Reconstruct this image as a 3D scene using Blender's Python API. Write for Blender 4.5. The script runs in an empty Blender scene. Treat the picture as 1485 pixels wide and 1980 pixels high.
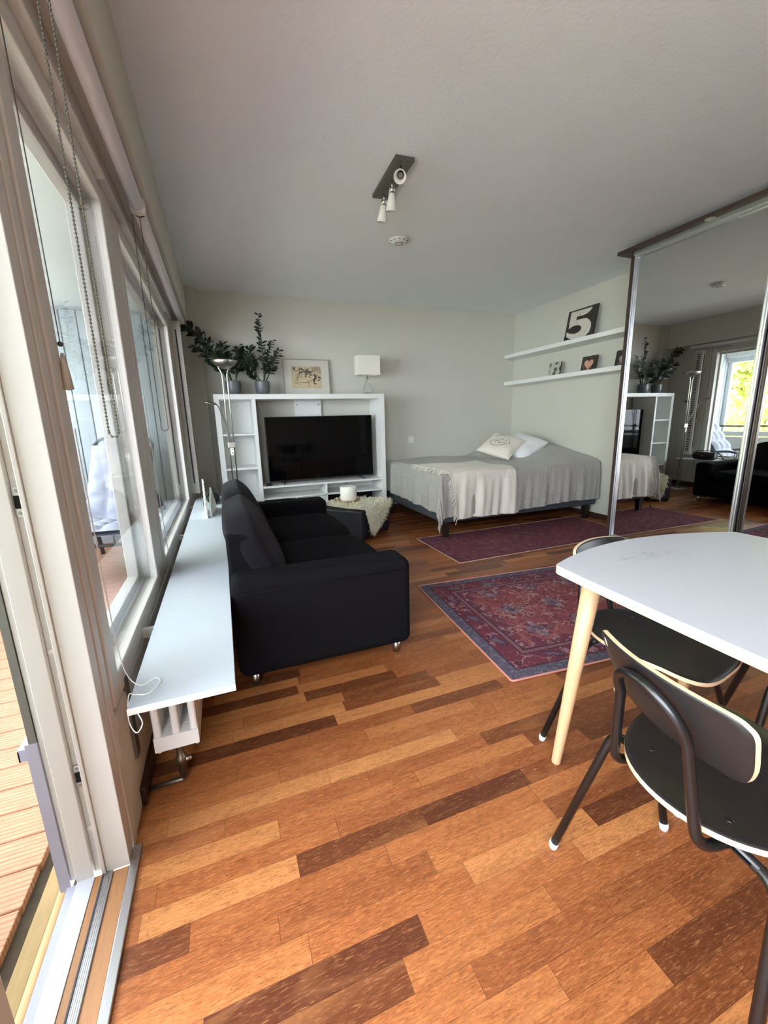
import bpy, bmesh, math, random
from mathutils import Vector, Matrix
from mathutils.geometry import tessellate_polygon
random.seed(7)
C = bpy.context.scene.collection
PI = math.pi

# ------------------------------------------------------------------ materials
def lin(c):
    return tuple(((v/255.0)/12.92 if v/255.0 <= 0.04045 else ((v/255.0+0.055)/1.055)**2.4) for v in c) + (1.0,)

class NT:
    def __init__(self, name):
        self.m = bpy.data.materials.new(name); self.m.use_nodes = True
        self.t = self.m.node_tree; self.n = self.t.nodes; self.l = self.t.links
        self.b = self.n['Principled BSDF']; self.out = self.n['Material Output']
    def new(self, typ, **kw):
        d = self.n.new(typ)
        for k, v in kw.items(): setattr(d, k, v)
        return d
    def put(self, sock, v):
        if isinstance(v, bpy.types.NodeSocket): self.l.new(v, sock)
        elif v is not None: sock.default_value = v
    def math(self, op, a, b=None, c=None, clamp=False):
        d = self.new('ShaderNodeMath', operation=op, use_clamp=clamp)
        self.put(d.inputs[0], a)
        if b is not None: self.put(d.inputs[1], b)
        if c is not None: self.put(d.inputs[2], c)
        return d.outputs[0]
    def coord(self, which='Object'):
        return self.new('ShaderNodeTexCoord').outputs[which]
    def mapping(self, vec, loc=(0,0,0), rot=(0,0,0), scale=(1,1,1)):
        d = self.new('ShaderNodeMapping'); self.l.new(vec, d.inputs[0])
        d.inputs['Location'].default_value = loc; d.inputs['Rotation'].default_value = rot; d.inputs['Scale'].default_value = scale
        return d.outputs[0]
    def noise(self, vec, scale=5, detail=3, rough=0.5, dist=0.0):
        d = self.new('ShaderNodeTexNoise'); self.put(d.inputs['Vector'], vec)
        d.inputs['Scale'].default_value = scale; d.inputs['Detail'].default_value = detail
        d.inputs['Roughness'].default_value = rough; d.inputs['Distortion'].default_value = dist
        return d.outputs['Fac']
    def voro(self, vec, scale=5, feature='F1', out='Distance', rnd=1.0):
        d = self.new('ShaderNodeTexVoronoi', feature=feature); self.put(d.inputs['Vector'], vec)
        d.inputs['Scale'].default_value = scale; d.inputs['Randomness'].default_value = rnd
        return d.outputs[out]
    def ramp(self, fac, stops, interp='LINEAR'):
        d = self.new('ShaderNodeValToRGB'); d.color_ramp.interpolation = interp
        e = d.color_ramp.elements
        while len(e) < len(stops): e.new(0.5)
        for i, (p, c) in enumerate(stops): e[i].position = p; e[i].color = lin(c) if len(c) == 3 else c
        self.put(d.inputs[0], fac); return d.outputs[0]
    def mix(self, fac, a, b, blend='MIX'):
        d = self.new('ShaderNodeMix', data_type='RGBA', blend_type=blend)
        self.put(d.inputs[0], fac)
        self.put(d.inputs[6], a if isinstance(a, bpy.types.NodeSocket) else lin(a))
        self.put(d.inputs[7], b if isinstance(b, bpy.types.NodeSocket) else lin(b))
        return d.outputs[2]
    def sep(self, vec):
        d = self.new('ShaderNodeSeparateXYZ'); self.l.new(vec, d.inputs[0]); return d.outputs
    def comb(self, x, y, z):
        d = self.new('ShaderNodeCombineXYZ')
        for i, v in enumerate((x, y, z)): self.put(d.inputs[i], v)
        return d.outputs[0]
    def white(self, vec):
        d = self.new('ShaderNodeTexWhiteNoise', noise_dimensions='3D'); self.l.new(vec, d.inputs['Vector']); return d.outputs
    def bump(self, h, strength=0.2, dist=0.01):
        d = self.new('ShaderNodeBump'); d.inputs['Strength'].default_value = strength; d.inputs['Distance'].default_value = dist
        self.l.new(h, d.inputs['Height']); self.l.new(d.outputs[0], self.b.inputs['Normal'])
    def base(self, v): self.put(self.b.inputs['Base Color'], v if isinstance(v, bpy.types.NodeSocket) else lin(v))
    def rough(self, v): self.put(self.b.inputs['Roughness'], v)

def mat(name, col, rough=0.5, metal=0.0, vary=0.06, vscale=8, bump=0.0, bscale=60, spec=None, sheen=0.0, stretch=(1,1,1)):
    n = NT(name); co = n.mapping(n.coord(), scale=stretch)
    if vary > 0:
        f = n.noise(co, vscale, 4)
        a = tuple(max(0, c*(1-vary)) for c in col); b = tuple(min(255, c*(1+vary)) for c in col)
        n.base(n.mix(f, a, b))
    else: n.base(col)
    n.rough(rough); n.b.inputs['Metallic'].default_value = metal
    if spec is not None: n.b.inputs['Specular IOR Level'].default_value = spec
    if sheen: n.b.inputs['Sheen Weight'].default_value = sheen
    if bump: n.bump(n.noise(co, bscale, 3), bump, 0.004)
    return n.m

M = {}
M['wall'] = mat('wall_paint', (206,205,194), 0.9, vary=0.012, vscale=3, bump=0.12, bscale=140)
M['ceil'] = mat('ceiling_paint', (238,243,248), 0.95, vary=0.015, vscale=3, bump=0.28, bscale=55)
M['frame'] = mat('frame_paint', (212,209,204), 0.42, vary=0.015, vscale=4)
M['white'] = mat('white_lacquer', (233,235,232), 0.4, vary=0.015)
M['lamin'] = mat('white_laminate', (190,198,207), 0.42, vary=0.012, bump=0.04, bscale=200)
M['plastic'] = mat('white_plastic', (236,236,232), 0.45, vary=0.01)
M['roller'] = mat('blind_fabric', (226,226,230), 0.8, vary=0.02, bump=0.1, bscale=300)
M['black_plastic'] = mat('black_plastic', (18,18,20), 0.45, vary=0.1)
M['chrome'] = mat('brushed_steel', (190,188,182), 0.28, 1.0, vary=0.05, vscale=30)
M['nickel'] = mat('satin_nickel', (160,156,148), 0.38, 1.0, vary=0.05, vscale=20)
M['alu'] = mat('aluminium', (205,207,212), 0.35, 1.0, vary=0.03)
M['plate'] = mat('light_plate_metal', (122,120,112), 0.42, 1.0, vary=0.05)
M['sofa'] = mat('sofa_fabric', (17,16,19), 0.95, vary=0.12, vscale=40, bump=0.25, bscale=500, spec=0.1)
M['cushion'] = mat('cushion_fabric', (24,22,27), 0.95, vary=0.12, vscale=30, bump=0.25, bscale=400, sheen=0.05, spec=0.1)
M['ottoman'] = mat('ottoman_vinyl', (32,32,40), 0.6, vary=0.1)
M['skirt'] = mat('skirting_wood', (58,34,24), 0.5, vary=0.2, stretch=(3,3,30))
M['bedbase'] = mat('bed_base_fabric', (62,66,74), 0.9, vary=0.15, vscale=90, bump=0.2, bscale=400)
M['bedleg'] = mat('bed_leg_wood', (30,24,22), 0.45, vary=0.1)
M['blackmetal'] = mat('black_tube', (20,19,20), 0.3, 0.0, vary=0.05, spec=0.6)
M['blackply'] = mat('black_laminate', (31,30,31), 0.42, vary=0.06, vscale=6)
M['birch'] = mat('birch_edge', (222,196,160), 0.5, vary=0.07, vscale=30, stretch=(1,1,6))
M['beech'] = mat('beech_leg', (204,168,128), 0.5, vary=0.07, vscale=14, stretch=(8,8,0.6))
M['foot'] = mat('white_glide', (212,210,206), 0.5, vary=0.02)
M['pot'] = mat('glazed_pot', (92,97,100), 0.35, vary=0.22, vscale=18)
M['soil'] = mat('potting_soil', (42,32,24), 0.95, vary=0.3, bump=0.6)
M['stem'] = mat('plant_stem', (44,66,30), 0.6, vary=0.2)
M['leaf'] = mat('plant_leaf', (20,36,19), 0.35, vary=0.25, vscale=25)
M['shade'] = mat('lamp_shade', (240,238,226), 0.85, vary=0.015)
M['opal'] = mat('opal_glass', (232,232,224), 0.35, vary=0.01)
M['wax'] = mat('candle_wax', (244,242,234), 0.5, vary=0.015)
M['fur'] = mat('sheepskin', (242,232,208), 0.95, vary=0.12, vscale=9, sheen=0.3)
M['logslice'] = mat('wood_slice', (120,92,62), 0.7, vary=0.25, vscale=30)
M['wardwood'] = mat('wardrobe_board', (62,46,42), 0.45, vary=0.1, stretch=(2,1,8))
M['bronze'] = mat('dark_profile', (88,80,76), 0.35, 0.9, vary=0.05)
M['radiator'] = mat('radiator_enamel', (222,220,216), 0.4, vary=0.03)
M['brass'] = mat('valve_metal', (120,110,96), 0.4, 0.9, vary=0.1)
M['bead'] = mat('bead_metal', (112,112,104), 0.4, 0.7, vary=0.05)
M['cord'] = mat('white_cord', (232,232,226), 0.7, vary=0.02)
M['tassel'] = mat('cord_tassel', (170,158,142), 0.6, vary=0.03)
M['gasket'] = mat('rubber_gasket', (58,60,70), 0.7, vary=0.05)
M['joint'] = mat('dark_joint', (70,60,50), 0.8, vary=0.05)
M['sillwood'] = mat('threshold_wood', (168,120,80), 0.5, vary=0.1, vscale=20, stretch=(10,1,1))
M['beam'] = mat('raw_timber', (158,132,88), 0.8, vary=0.1, vscale=12, stretch=(8,1,8))
M['flash'] = mat('lilac_flashing', (166,166,182), 0.45, vary=0.02)
M['concrete'] = mat('wet_concrete', (112,104,96), 0.9, vary=0.3, vscale=20, bump=0.5, bscale=40)
M['balcony'] = mat('balcony_white', (216,222,226), 0.7, vary=0.02)
M['boards'] = mat('balcony_boards', (172,182,190), 0.7, vary=0.03)
M['lounge'] = mat('lounge_cushion', (176,180,196), 0.9, vary=0.06, bump=0.2)
M['rattan'] = mat('lounge_frame', (70,72,80), 0.5, vary=0.1)
M['bark'] = mat('tree_bark', (92,80,66), 0.9, vary=0.3)
M['spring'] = mat('spring_leaf', (190,196,112), 0.7, vary=0.3, vscale=2)
M['bounce_ground'] = mat('pale_bounce_ground', (178,176,170), 0.95, vary=0.3, vscale=3)  # unseen ground, made pale and neutral to bounce daylight onto the ceiling
M['mat_board'] = mat('picture_mount', (206,204,192), 0.9, vary=0.015)
M['framewood'] = mat('frame_silver', (168,164,152), 0.4, 0.4, vary=0.05)
M['digit'] = None
M['red'] = mat('badge_red', (206,74,48), 0.5, vary=0.05)
M['ink'] = mat('embroidery', (92,86,78), 0.9, vary=0.1)
M['sillwhite'] = mat('painted_sill', (198,200,210), 0.45, vary=0.02)
M['band'] = mat('shelf_edge_band', (222,208,202), 0.5, vary=0.02)
M['glow'] = mat('bulb_glass', (120,116,110), 0.2, vary=0.05)
M['dark'] = mat('dark_recess', (12,12,14), 0.9, vary=0.0)
M['grey_wall_hook'] = mat('hook_metal', (60,56,52), 0.5, vary=0.05)
M['frost'] = mat('frosted_front', (206,220,214), 0.25, vary=0.02)

def mk_floor():
    n = NT('parquet'); co = n.coord(); s = n.sep(co)
    W = 0.0625
    row = n.math('FLOOR', n.math('DIVIDE', s[1], W))
    rr = n.white(n.comb(row, 3.7, 1.2))[0]
    L = n.math('MULTIPLY_ADD', n.white(n.comb(row, 9.1, 4.4))[0], 0.14, 0.36)
    xs = n.math('DIVIDE', n.math('MULTIPLY_ADD', rr, 1.7, s[0]), L)
    col = n.math('FLOOR', xs)
    wn = n.white(n.comb(row, col, 0.5)); r1 = wn[0]
    r2 = n.white(n.comb(col, row, 7.7))[0]
    # grain coordinates jump from stave to stave
    gx = n.math('MULTIPLY_ADD', r2, 37.0, s[0]); gy = n.math('MULTIPLY_ADD', r1, 19.0, s[1])
    def nz(fx_, fy_, det, ro, dist=0.0): return n.noise(n.comb(n.math('MULTIPLY', gx, fx_), n.math('MULTIPLY', gy, fy_), 0.0), 1.0, det, ro, dist)
    grain = nz(9.0, 60.0, 5, 0.6, 0.5); fine = nz(36.0, 270.0, 4, 0.65, 0.5); pores = nz(85.0, 620.0, 2, 0.5)
    wave = nz(2.6, 14.0, 3, 0.5, 1.6)
    tone = n.ramp(r1, [(0.0,(88,46,28)),(0.12,(108,60,34)),(0.24,(140,80,44)),(0.55,(160,94,52)),(0.80,(172,106,60)),(1.0,(192,128,76))])
    dk = n.mix(0.5, tone, (64,30,16)); lt2 = n.mix(0.4, tone, (226,160,100))
    c = n.mix(n.math('MULTIPLY', n.math('SUBTRACT', 0.55, grain, clamp=True), 2.6, clamp=True), tone, dk)
    c = n.mix(n.math('MULTIPLY', n.math('SUBTRACT', fine, 0.48, clamp=True), 4.6, clamp=True), c, dk)
    c = n.mix(n.math('MULTIPLY', n.math('SUBTRACT', 0.46, fine, clamp=True), 4.0, clamp=True), c, lt2)
    c = n.mix(n.math('MULTIPLY', n.math('GREATER_THAN', pores, 0.60), 0.4), c, (64,32,18))
    c = n.mix(n.math('MULTIPLY', n.math('SUBTRACT', wave, 0.5, clamp=True), 1.2, clamp=True), c, lt2)
    fy = n.math('FRACT', n.math('DIVIDE', s[1], W)); fx = n.math('FRACT', xs)
    e1 = n.math('LESS_THAN', fy, 0.014); e2 = n.math('LESS_THAN', fx, 0.003)
    e = n.math('MAXIMUM', e1, e2)
    c = n.mix(n.math('MULTIPLY', e, 0.6), c, (48,24,14))
    n.base(c)
    n.rough(n.math('MULTIPLY_ADD', grain, 0.16, 0.27))
    n.b.inputs['Specular IOR Level'].default_value = 0.45
    n.bump(grain, 0.05, 0.002)
    return n.m
M['floor'] = mk_floor()

def mk_rug(name, hx, hy, faded=False):
    n = NT(name); co = n.coord(); s = n.sep(co)
    ax = n.math('ABSOLUTE', s[0]); ay = n.math('ABSOLUTE', s[1])
    d = n.math('MINIMUM', n.math('SUBTRACT', hx, ax), n.math('SUBTRACT', hy, ay))
    flat = n.comb(s[0], s[1], 0.0)
    n1 = n.noise(flat, 9, 4, 0.6); n2 = n.noise(flat, 42, 4, 0.7); n3 = n.noise(flat, 3.0, 2)
    v1 = n.voro(flat, 13, 'DISTANCE_TO_EDGE'); v2 = n.voro(flat, 7.0, 'F1', 'Distance', 0.45)
    v3 = n.voro(n.mapping(flat, loc=(3.1,1.7,0)), 22, 'F1')
    wv = n.new('ShaderNodeVectorMath', operation='ADD'); n.l.new(flat, wv.inputs[0])
    nd = n.new('ShaderNodeTexNoise'); n.l.new(flat, nd.inputs['Vector']); nd.inputs['Scale'].default_value = 16; nd.inputs['Detail'].default_value = 3
    sc_ = n.new('ShaderNodeVectorMath', operation='SCALE'); n.l.new(nd.outputs['Color'], sc_.inputs[0]); sc_.inputs['Scale'].default_value = 0.055
    n.l.new(sc_.outputs[0], wv.inputs[1]); wp = wv.outputs[0]
    fl1 = n.voro(wp, 17, 'DISTANCE_TO_EDGE'); fl2 = n.voro(wp, 38, 'F1'); fl3 = n.voro(n.mapping(wp, loc=(2.3,0.7,0)), 11, 'F1', 'Distance', 0.6)
    vine = n.math('ABSOLUTE', n.math('SUBTRACT', n.noise(wp, 13, 2), 0.5))
    def m(f, c, k): return n.mix(n.math('MULTIPLY', f, k), c[0], c[1])
    if faded:
        c = n.ramp(n1, [(0.25,(92,52,64)),(0.5,(110,62,74)),(0.75,(128,72,82))])
        c = m(n.math('GREATER_THAN', n2, 0.55), (c, (84,62,84)), 0.5)
        c = m(n.math('LESS_THAN', vine, 0.018), (c, (150,116,124)), 0.45)
        c = m(n.math('LESS_THAN', fl3, 0.20), (c, (126,94,108)), 0.3)
        c = n.mix(n.math('MULTIPLY', n.math('SUBTRACT', n3, 0.45, clamp=True), 1.2), c, (134,64,66))
        c = n.mix(n.math('MULTIPLY', n.math('LESS_THAN', d, 0.035), 0.5), c, (82,52,68))
    else:
        # field: warm red ground, two rows of pale medallions with dark outlines, vines and small flowers
        c = n.ramp(n1, [(0.2,(114,64,74)),(0.5,(138,76,82)),(0.8,(156,96,94))])
        c = n.mix(n.math('MULTIPLY', n.math('SUBTRACT', n3, 0.42, clamp=True), 1.1), c, (156,78,72))
        cx_ = n.math('SUBTRACT', n.math('FRACT', n.math('DIVIDE', s[0], 0.30)), 0.5); cy_ = n.math('SUBTRACT', n.math('FRACT', n.math('DIVIDE', n.math('ADD', s[1], 0.085), 0.26)), 0.5)
        md = n.math('ADD', n.math('ABSOLUTE', n.math('MULTIPLY', cx_, 1.15)), n.math('ABSOLUTE', cy_))
        md = n.math('MULTIPLY_ADD', n.math('SUBTRACT', n.noise(flat, 26, 3), 0.5), 0.55, md)
        c = m(n.math('LESS_THAN', md, 0.36), (c, (92,56,74)), 0.6)
        c = m(n.math('LESS_THAN', md, 0.29), (c, (134,122,134)), 0.55)
        c = m(n.math('LESS_THAN', md, 0.14), (c, (88,66,90)), 0.6)
        c = m(n.math('LESS_THAN', fl2, 0.26), (c, (66,44,58)), 0.6)
        c = m(n.math('LESS_THAN', vine, 0.018), (c, (186,154,148)), 0.6)
        c = m(n.math('GREATER_THAN', n2, 0.59), (c, (76,46,62)), 0.6)
        # outer field (spandrels)
        sp_ = n.math('LESS_THAN', n.math('MULTIPLY_ADD', n.math('SUBTRACT', n1, 0.5), 0.25, d), 0.26)
        c2 = m(n.math('LESS_THAN', fl3, 0.26), (n.mix(n1, (96,54,68), (128,70,80)), (150,126,134)), 0.55)
        c2 = m(n.math('LESS_THAN', vine, 0.022), (c2, (176,148,146)), 0.6)
        c2 = m(n.math('LESS_THAN', fl2, 0.22), (c2, (66,48,66)), 0.55)
        c = n.mix(sp_, c, c2)
        bd_ = n.mix(n1, (98,50,64), (122,62,74))
        ux = n.math('SUBTRACT', n.math('FRACT', n.math('MULTIPLY_ADD', n.noise(flat, 6, 1), 0.5, n.math('DIVIDE', n.math('ADD', s[0], s[1]), 0.26))), 0.5)
        mo = n.math('ADD', n.math('POWER', n.math('MULTIPLY_ADD', n.math('SUBTRACT', n2, 0.5), 4.0, n.math('MULTIPLY', ux, 5.5)), 2.0), n.math('POWER', n.math('DIVIDE', n.math('SUBTRACT', d, 0.125), 0.035), 2.0))
        bd_ = m(n.math('LESS_THAN', fl2, 0.24), (bd_, (128,84,96)), 0.6)
        bd_ = m(n.math('LESS_THAN', vine, 0.022), (bd_, (166,136,138)), 0.65)
        bd_ = m(n.math('LESS_THAN', mo, 1.0), (bd_, (58,48,64)), 0.7)
        bd_ = m(n.math('LESS_THAN', mo, 0.45), (bd_, (124,112,126)), 0.6)
        c = n.mix(n.math('LESS_THAN', d, 0.205), c, (72,44,58))
        c = n.mix(n.math('LESS_THAN', d, 0.196), c, n.mix(n2, (110,72,84), (140,104,112)))
        c = n.mix(n.math('LESS_THAN', d, 0.172), c, (72,42,56))
        c = n.mix(n.math('LESS_THAN', d, 0.165), c, bd_)
        c = n.mix(n.math('LESS_THAN', d, 0.072), c, (72,46,58))
        c = n.mix(n.math('LESS_THAN', d, 0.064), c, m(n.math('GREATER_THAN', n2, 0.54), (n.mix(n1, (74,68,84), (100,92,106)), (126,120,130)), 0.6))
    n.base(c); n.rough(0.95); n.b.inputs['Specular IOR Level'].default_value = 0.15
    n.bump(n.noise(flat, 700, 2), 0.3, 0.003)
    return n.m
M['rug'] = mk_rug('persian_rug', 0.85, 0.575)
M['runner'] = mk_rug('faded_runner', 1.0, 0.395, True)
M['bind'] = mat('rug_binding', (196,132,120), 0.9, vary=0.1)
M['bind2'] = mat('runner_binding', (190,150,132), 0.9, vary=0.1)

def mk_linen(name, a, b, wr=0.35, sc=16):
    n = NT(name); co = n.coord()
    n.base(n.mix(n.noise(co, 5, 4), a, b)); n.rough(0.92); n.b.inputs['Sheen Weight'].default_value = 0.3
    h = n.math('ADD', n.noise(n.mapping(co, scale=(1.6,1.6,0.5)), sc, 4, 0.6, 0.8), n.math('MULTIPLY', n.noise(co, 420, 2), 0.12))
    n.bump(h, wr, 0.02); return n.m
M['linen'] = mk_linen('grey_linen', (160,157,152), (176,173,168), 0.6, 18)
M['throw'] = mk_linen('cream_wool', (214,206,194), (232,226,214), 0.35, 9)
M['pillow_c'] = mk_linen('cream_cotton', (226,220,206), (238,233,222), 0.25, 14)
M['pillow_w'] = mk_linen('white_cotton', (228,228,232), (240,240,243), 0.25, 14)

def mk_glass():
    n = NT('window_glass'); n.n.remove(n.b)
    tr = n.new('ShaderNodeBsdfTransparent'); tr.inputs[0].default_value = (0.96,0.96,0.96,1)
    gl = n.new('ShaderNodeBsdfGlossy'); gl.inputs['Roughness'].default_value = 0.0
    ge = n.new('ShaderNodeNewGeometry'); dp = n.new('ShaderNodeVectorMath', operation='DOT_PRODUCT')
    n.l.new(ge.outputs['Incoming'], dp.inputs[0]); n.l.new(ge.outputs['Normal'], dp.inputs[1])
    k = n.math('POWER', n.math('SUBTRACT', 1.0, n.math('ABSOLUTE', dp.outputs['Value']), clamp=True), 5.0)
    F = n.math('MULTIPLY_ADD', k, 0.95, 0.045)
    mx = n.new('ShaderNodeMixShader'); n.l.new(F, mx.inputs[0]); n.l.new(tr.outputs[0], mx.inputs[1]); n.l.new(gl.outputs[0], mx.inputs[2])
    n.l.new(mx.outputs[0], n.out.inputs[0]); return n.m
M['glass'] = mk_glass()
def mk_clear():
    n = NT('clear_glass'); n.base((235,240,238)); n.rough(0.02)
    n.b.inputs['Transmission Weight'].default_value = 1.0; n.b.inputs['IOR'].default_value = 1.45; return n.m
M['clear'] = mk_clear()
def mk_mirror():
    n = NT('mirror_glass'); n.base((214,216,214)); n.rough(0.0); n.b.inputs['Metallic'].default_value = 1.0; return n.m
M['mirror'] = mk_mirror()
def mk_screen():
    n = NT('tv_screen'); n.base((5,5,7)); n.rough(0.06); n.b.inputs['Specular IOR Level'].default_value = 0.16; return n.m
M['screen'] = mk_screen()
def mk_tabletop():
    n = NT('table_laminate'); co = n.coord(); s = n.sep(co)
    dx = n.math('DIVIDE', n.math('SUBTRACT', s[0], -0.10), 0.15); dy = n.math('DIVIDE', n.math('SUBTRACT', s[1], 0.56), 0.05)
    r = n.math('ADD', n.math('POWER', n.math('ADD', dx, n.math('MULTIPLY', dy, 0.0)), 2.0), n.math('POWER', n.math('ADD', dy, n.math('MULTIPLY', dx, 0.7)), 2.0))
    m1 = n.math('SUBTRACT', 1.0, r, clamp=True)
    f = n.noise(n.mapping(co, rot=(0,0,0.5), scale=(1,4,1)), 18, 5, 0.7)
    stain = n.math('MULTIPLY', n.math('MULTIPLY', n.math('SUBTRACT', f, 0.48, clamp=True), 4.0, clamp=True), m1)
    sm = n.math('MULTIPLY', n.math('SUBTRACT', n.noise(co, 12, 3), 0.66, clamp=True), 0.8)
    c = n.mix(n.math('ADD', n.math('MULTIPLY', stain, 0.7), sm, clamp=True), (190,192,198), (122,126,130))
    n.base(c); n.rough(0.38); return n.m
M['tabletop'] = mk_tabletop()
def mk_deck():
    n = NT('decking'); co = n.coord(); s = n.sep(co)
    fy = n.math('FRACT', n.math('DIVIDE', s[1], 0.0145))
    gr = n.math('LESS_THAN', fy, 0.34)
    g = n.noise(n.mapping(co, scale=(4,40,1)), 3, 5, 0.6)
    kn = n.voro(n.mapping(co, scale=(3,9,1)), 1.6)
    c = n.ramp(g, [(0.25,(166,120,92)),(0.55,(192,142,112)),(0.8,(208,160,130))])
    c = n.mix(n.math('MULTIPLY', gr, 0.42), c, (112,80,54))
    c = n.mix(n.math('MULTIPLY', n.math('LESS_THAN', kn, 0.07), 0.5), c, (110,70,46))
    n.base(c); n.rough(0.8); n.bump(fy, 0.3, 0.003); return n.m
M['deck'] = mk_deck()
def mk_log():
    n = NT('log_ring'); co = n.coord(); s = n.sep(co)
    r = n.math('SQRT', n.math('ADD', n.math('POWER', s[0], 2.0), n.math('POWER', s[1], 2.0)))
    r = n.math('MULTIPLY_ADD', n.noise(co, 14, 3), 0.03, r)
    n.base(n.mix(n.math('MULTIPLY_ADD', n.math('SINE', n.math('MULTIPLY', r, 420.0)), 0.5, 0.5), (116,90,62), (176,146,108))); n.rough(0.7); return n.m
M['log'] = mk_log()
def mk_drawing():
    n = NT('botanical_drawing'); co = n.coord(); 
    a = n.noise(n.mapping(co, scale=(1,1,1)), 9, 6, 0.7, 1.2); b = n.noise(co, 3.2, 2)
    paper = n.mix(n.noise(co, 6, 3), (190,174,140), (206,192,160))
    m1 = n.math('MULTIPLY', n.math('GREATER_THAN', a, 0.53), n.math('MULTIPLY', n.math('SUBTRACT', b, 0.40, clamp=True), 5.0, clamp=True))
    n.base(n.mix(n.math('MULTIPLY', m1, 0.55), paper, (92,78,58))); n.rough(0.8); return n.m
M['drawing'] = mk_drawing()
def mk_print(name, a, b, c3, seed):
    n = NT(name); co = n.mapping(n.coord(), loc=(seed, seed*1.7, 0))
    v = n.voro(co, 16, 'F1', 'Distance'); w = n.noise(co, 20, 3)
    c = n.mix(n.math('GREATER_THAN', v, 0.42), a, b)
    c = n.mix(n.math('MULTIPLY', n.math('GREATER_THAN', w, 0.58), 0.7), c, c3)
    n.base(c); n.rough(0.5); return n.m
M['print_a'] = mk_print('stone_print', (84,82,74), (186,186,174), (132,130,120), 2.0)
M['print_b'] = mk_print('rose_print_ground', (88,72,60), (56,46,38), (110,94,78), 5.0)
M['print_c'] = mk_print('dark_print', (84,82,76), (52,50,46), (110,108,102), 8.0)
M['rose'] = mat('rose_petals', (198,148,132), 0.7, vary=0.15, vscale=40)
M['stonegrey'] = mat('pale_stone', (150,148,140), 0.7, vary=0.2, vscale=40)
M['board5'] = mk_print('dark_boards', (58,50,46), (44,40,36), (76,54,60), 11.0)
def mk_digit():
    n = NT('flaking_white'); co = n.coord(); f = n.noise(n.mapping(co, scale=(6,6,50)), 3, 5, 0.7)
    n.base(n.mix(n.math('MULTIPLY', n.math('GREATER_THAN', f, 0.60), 0.6), (214,208,198), (96,88,80))); n.rough(0.7); return n.m
M['digit'] = mk_digit()

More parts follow.
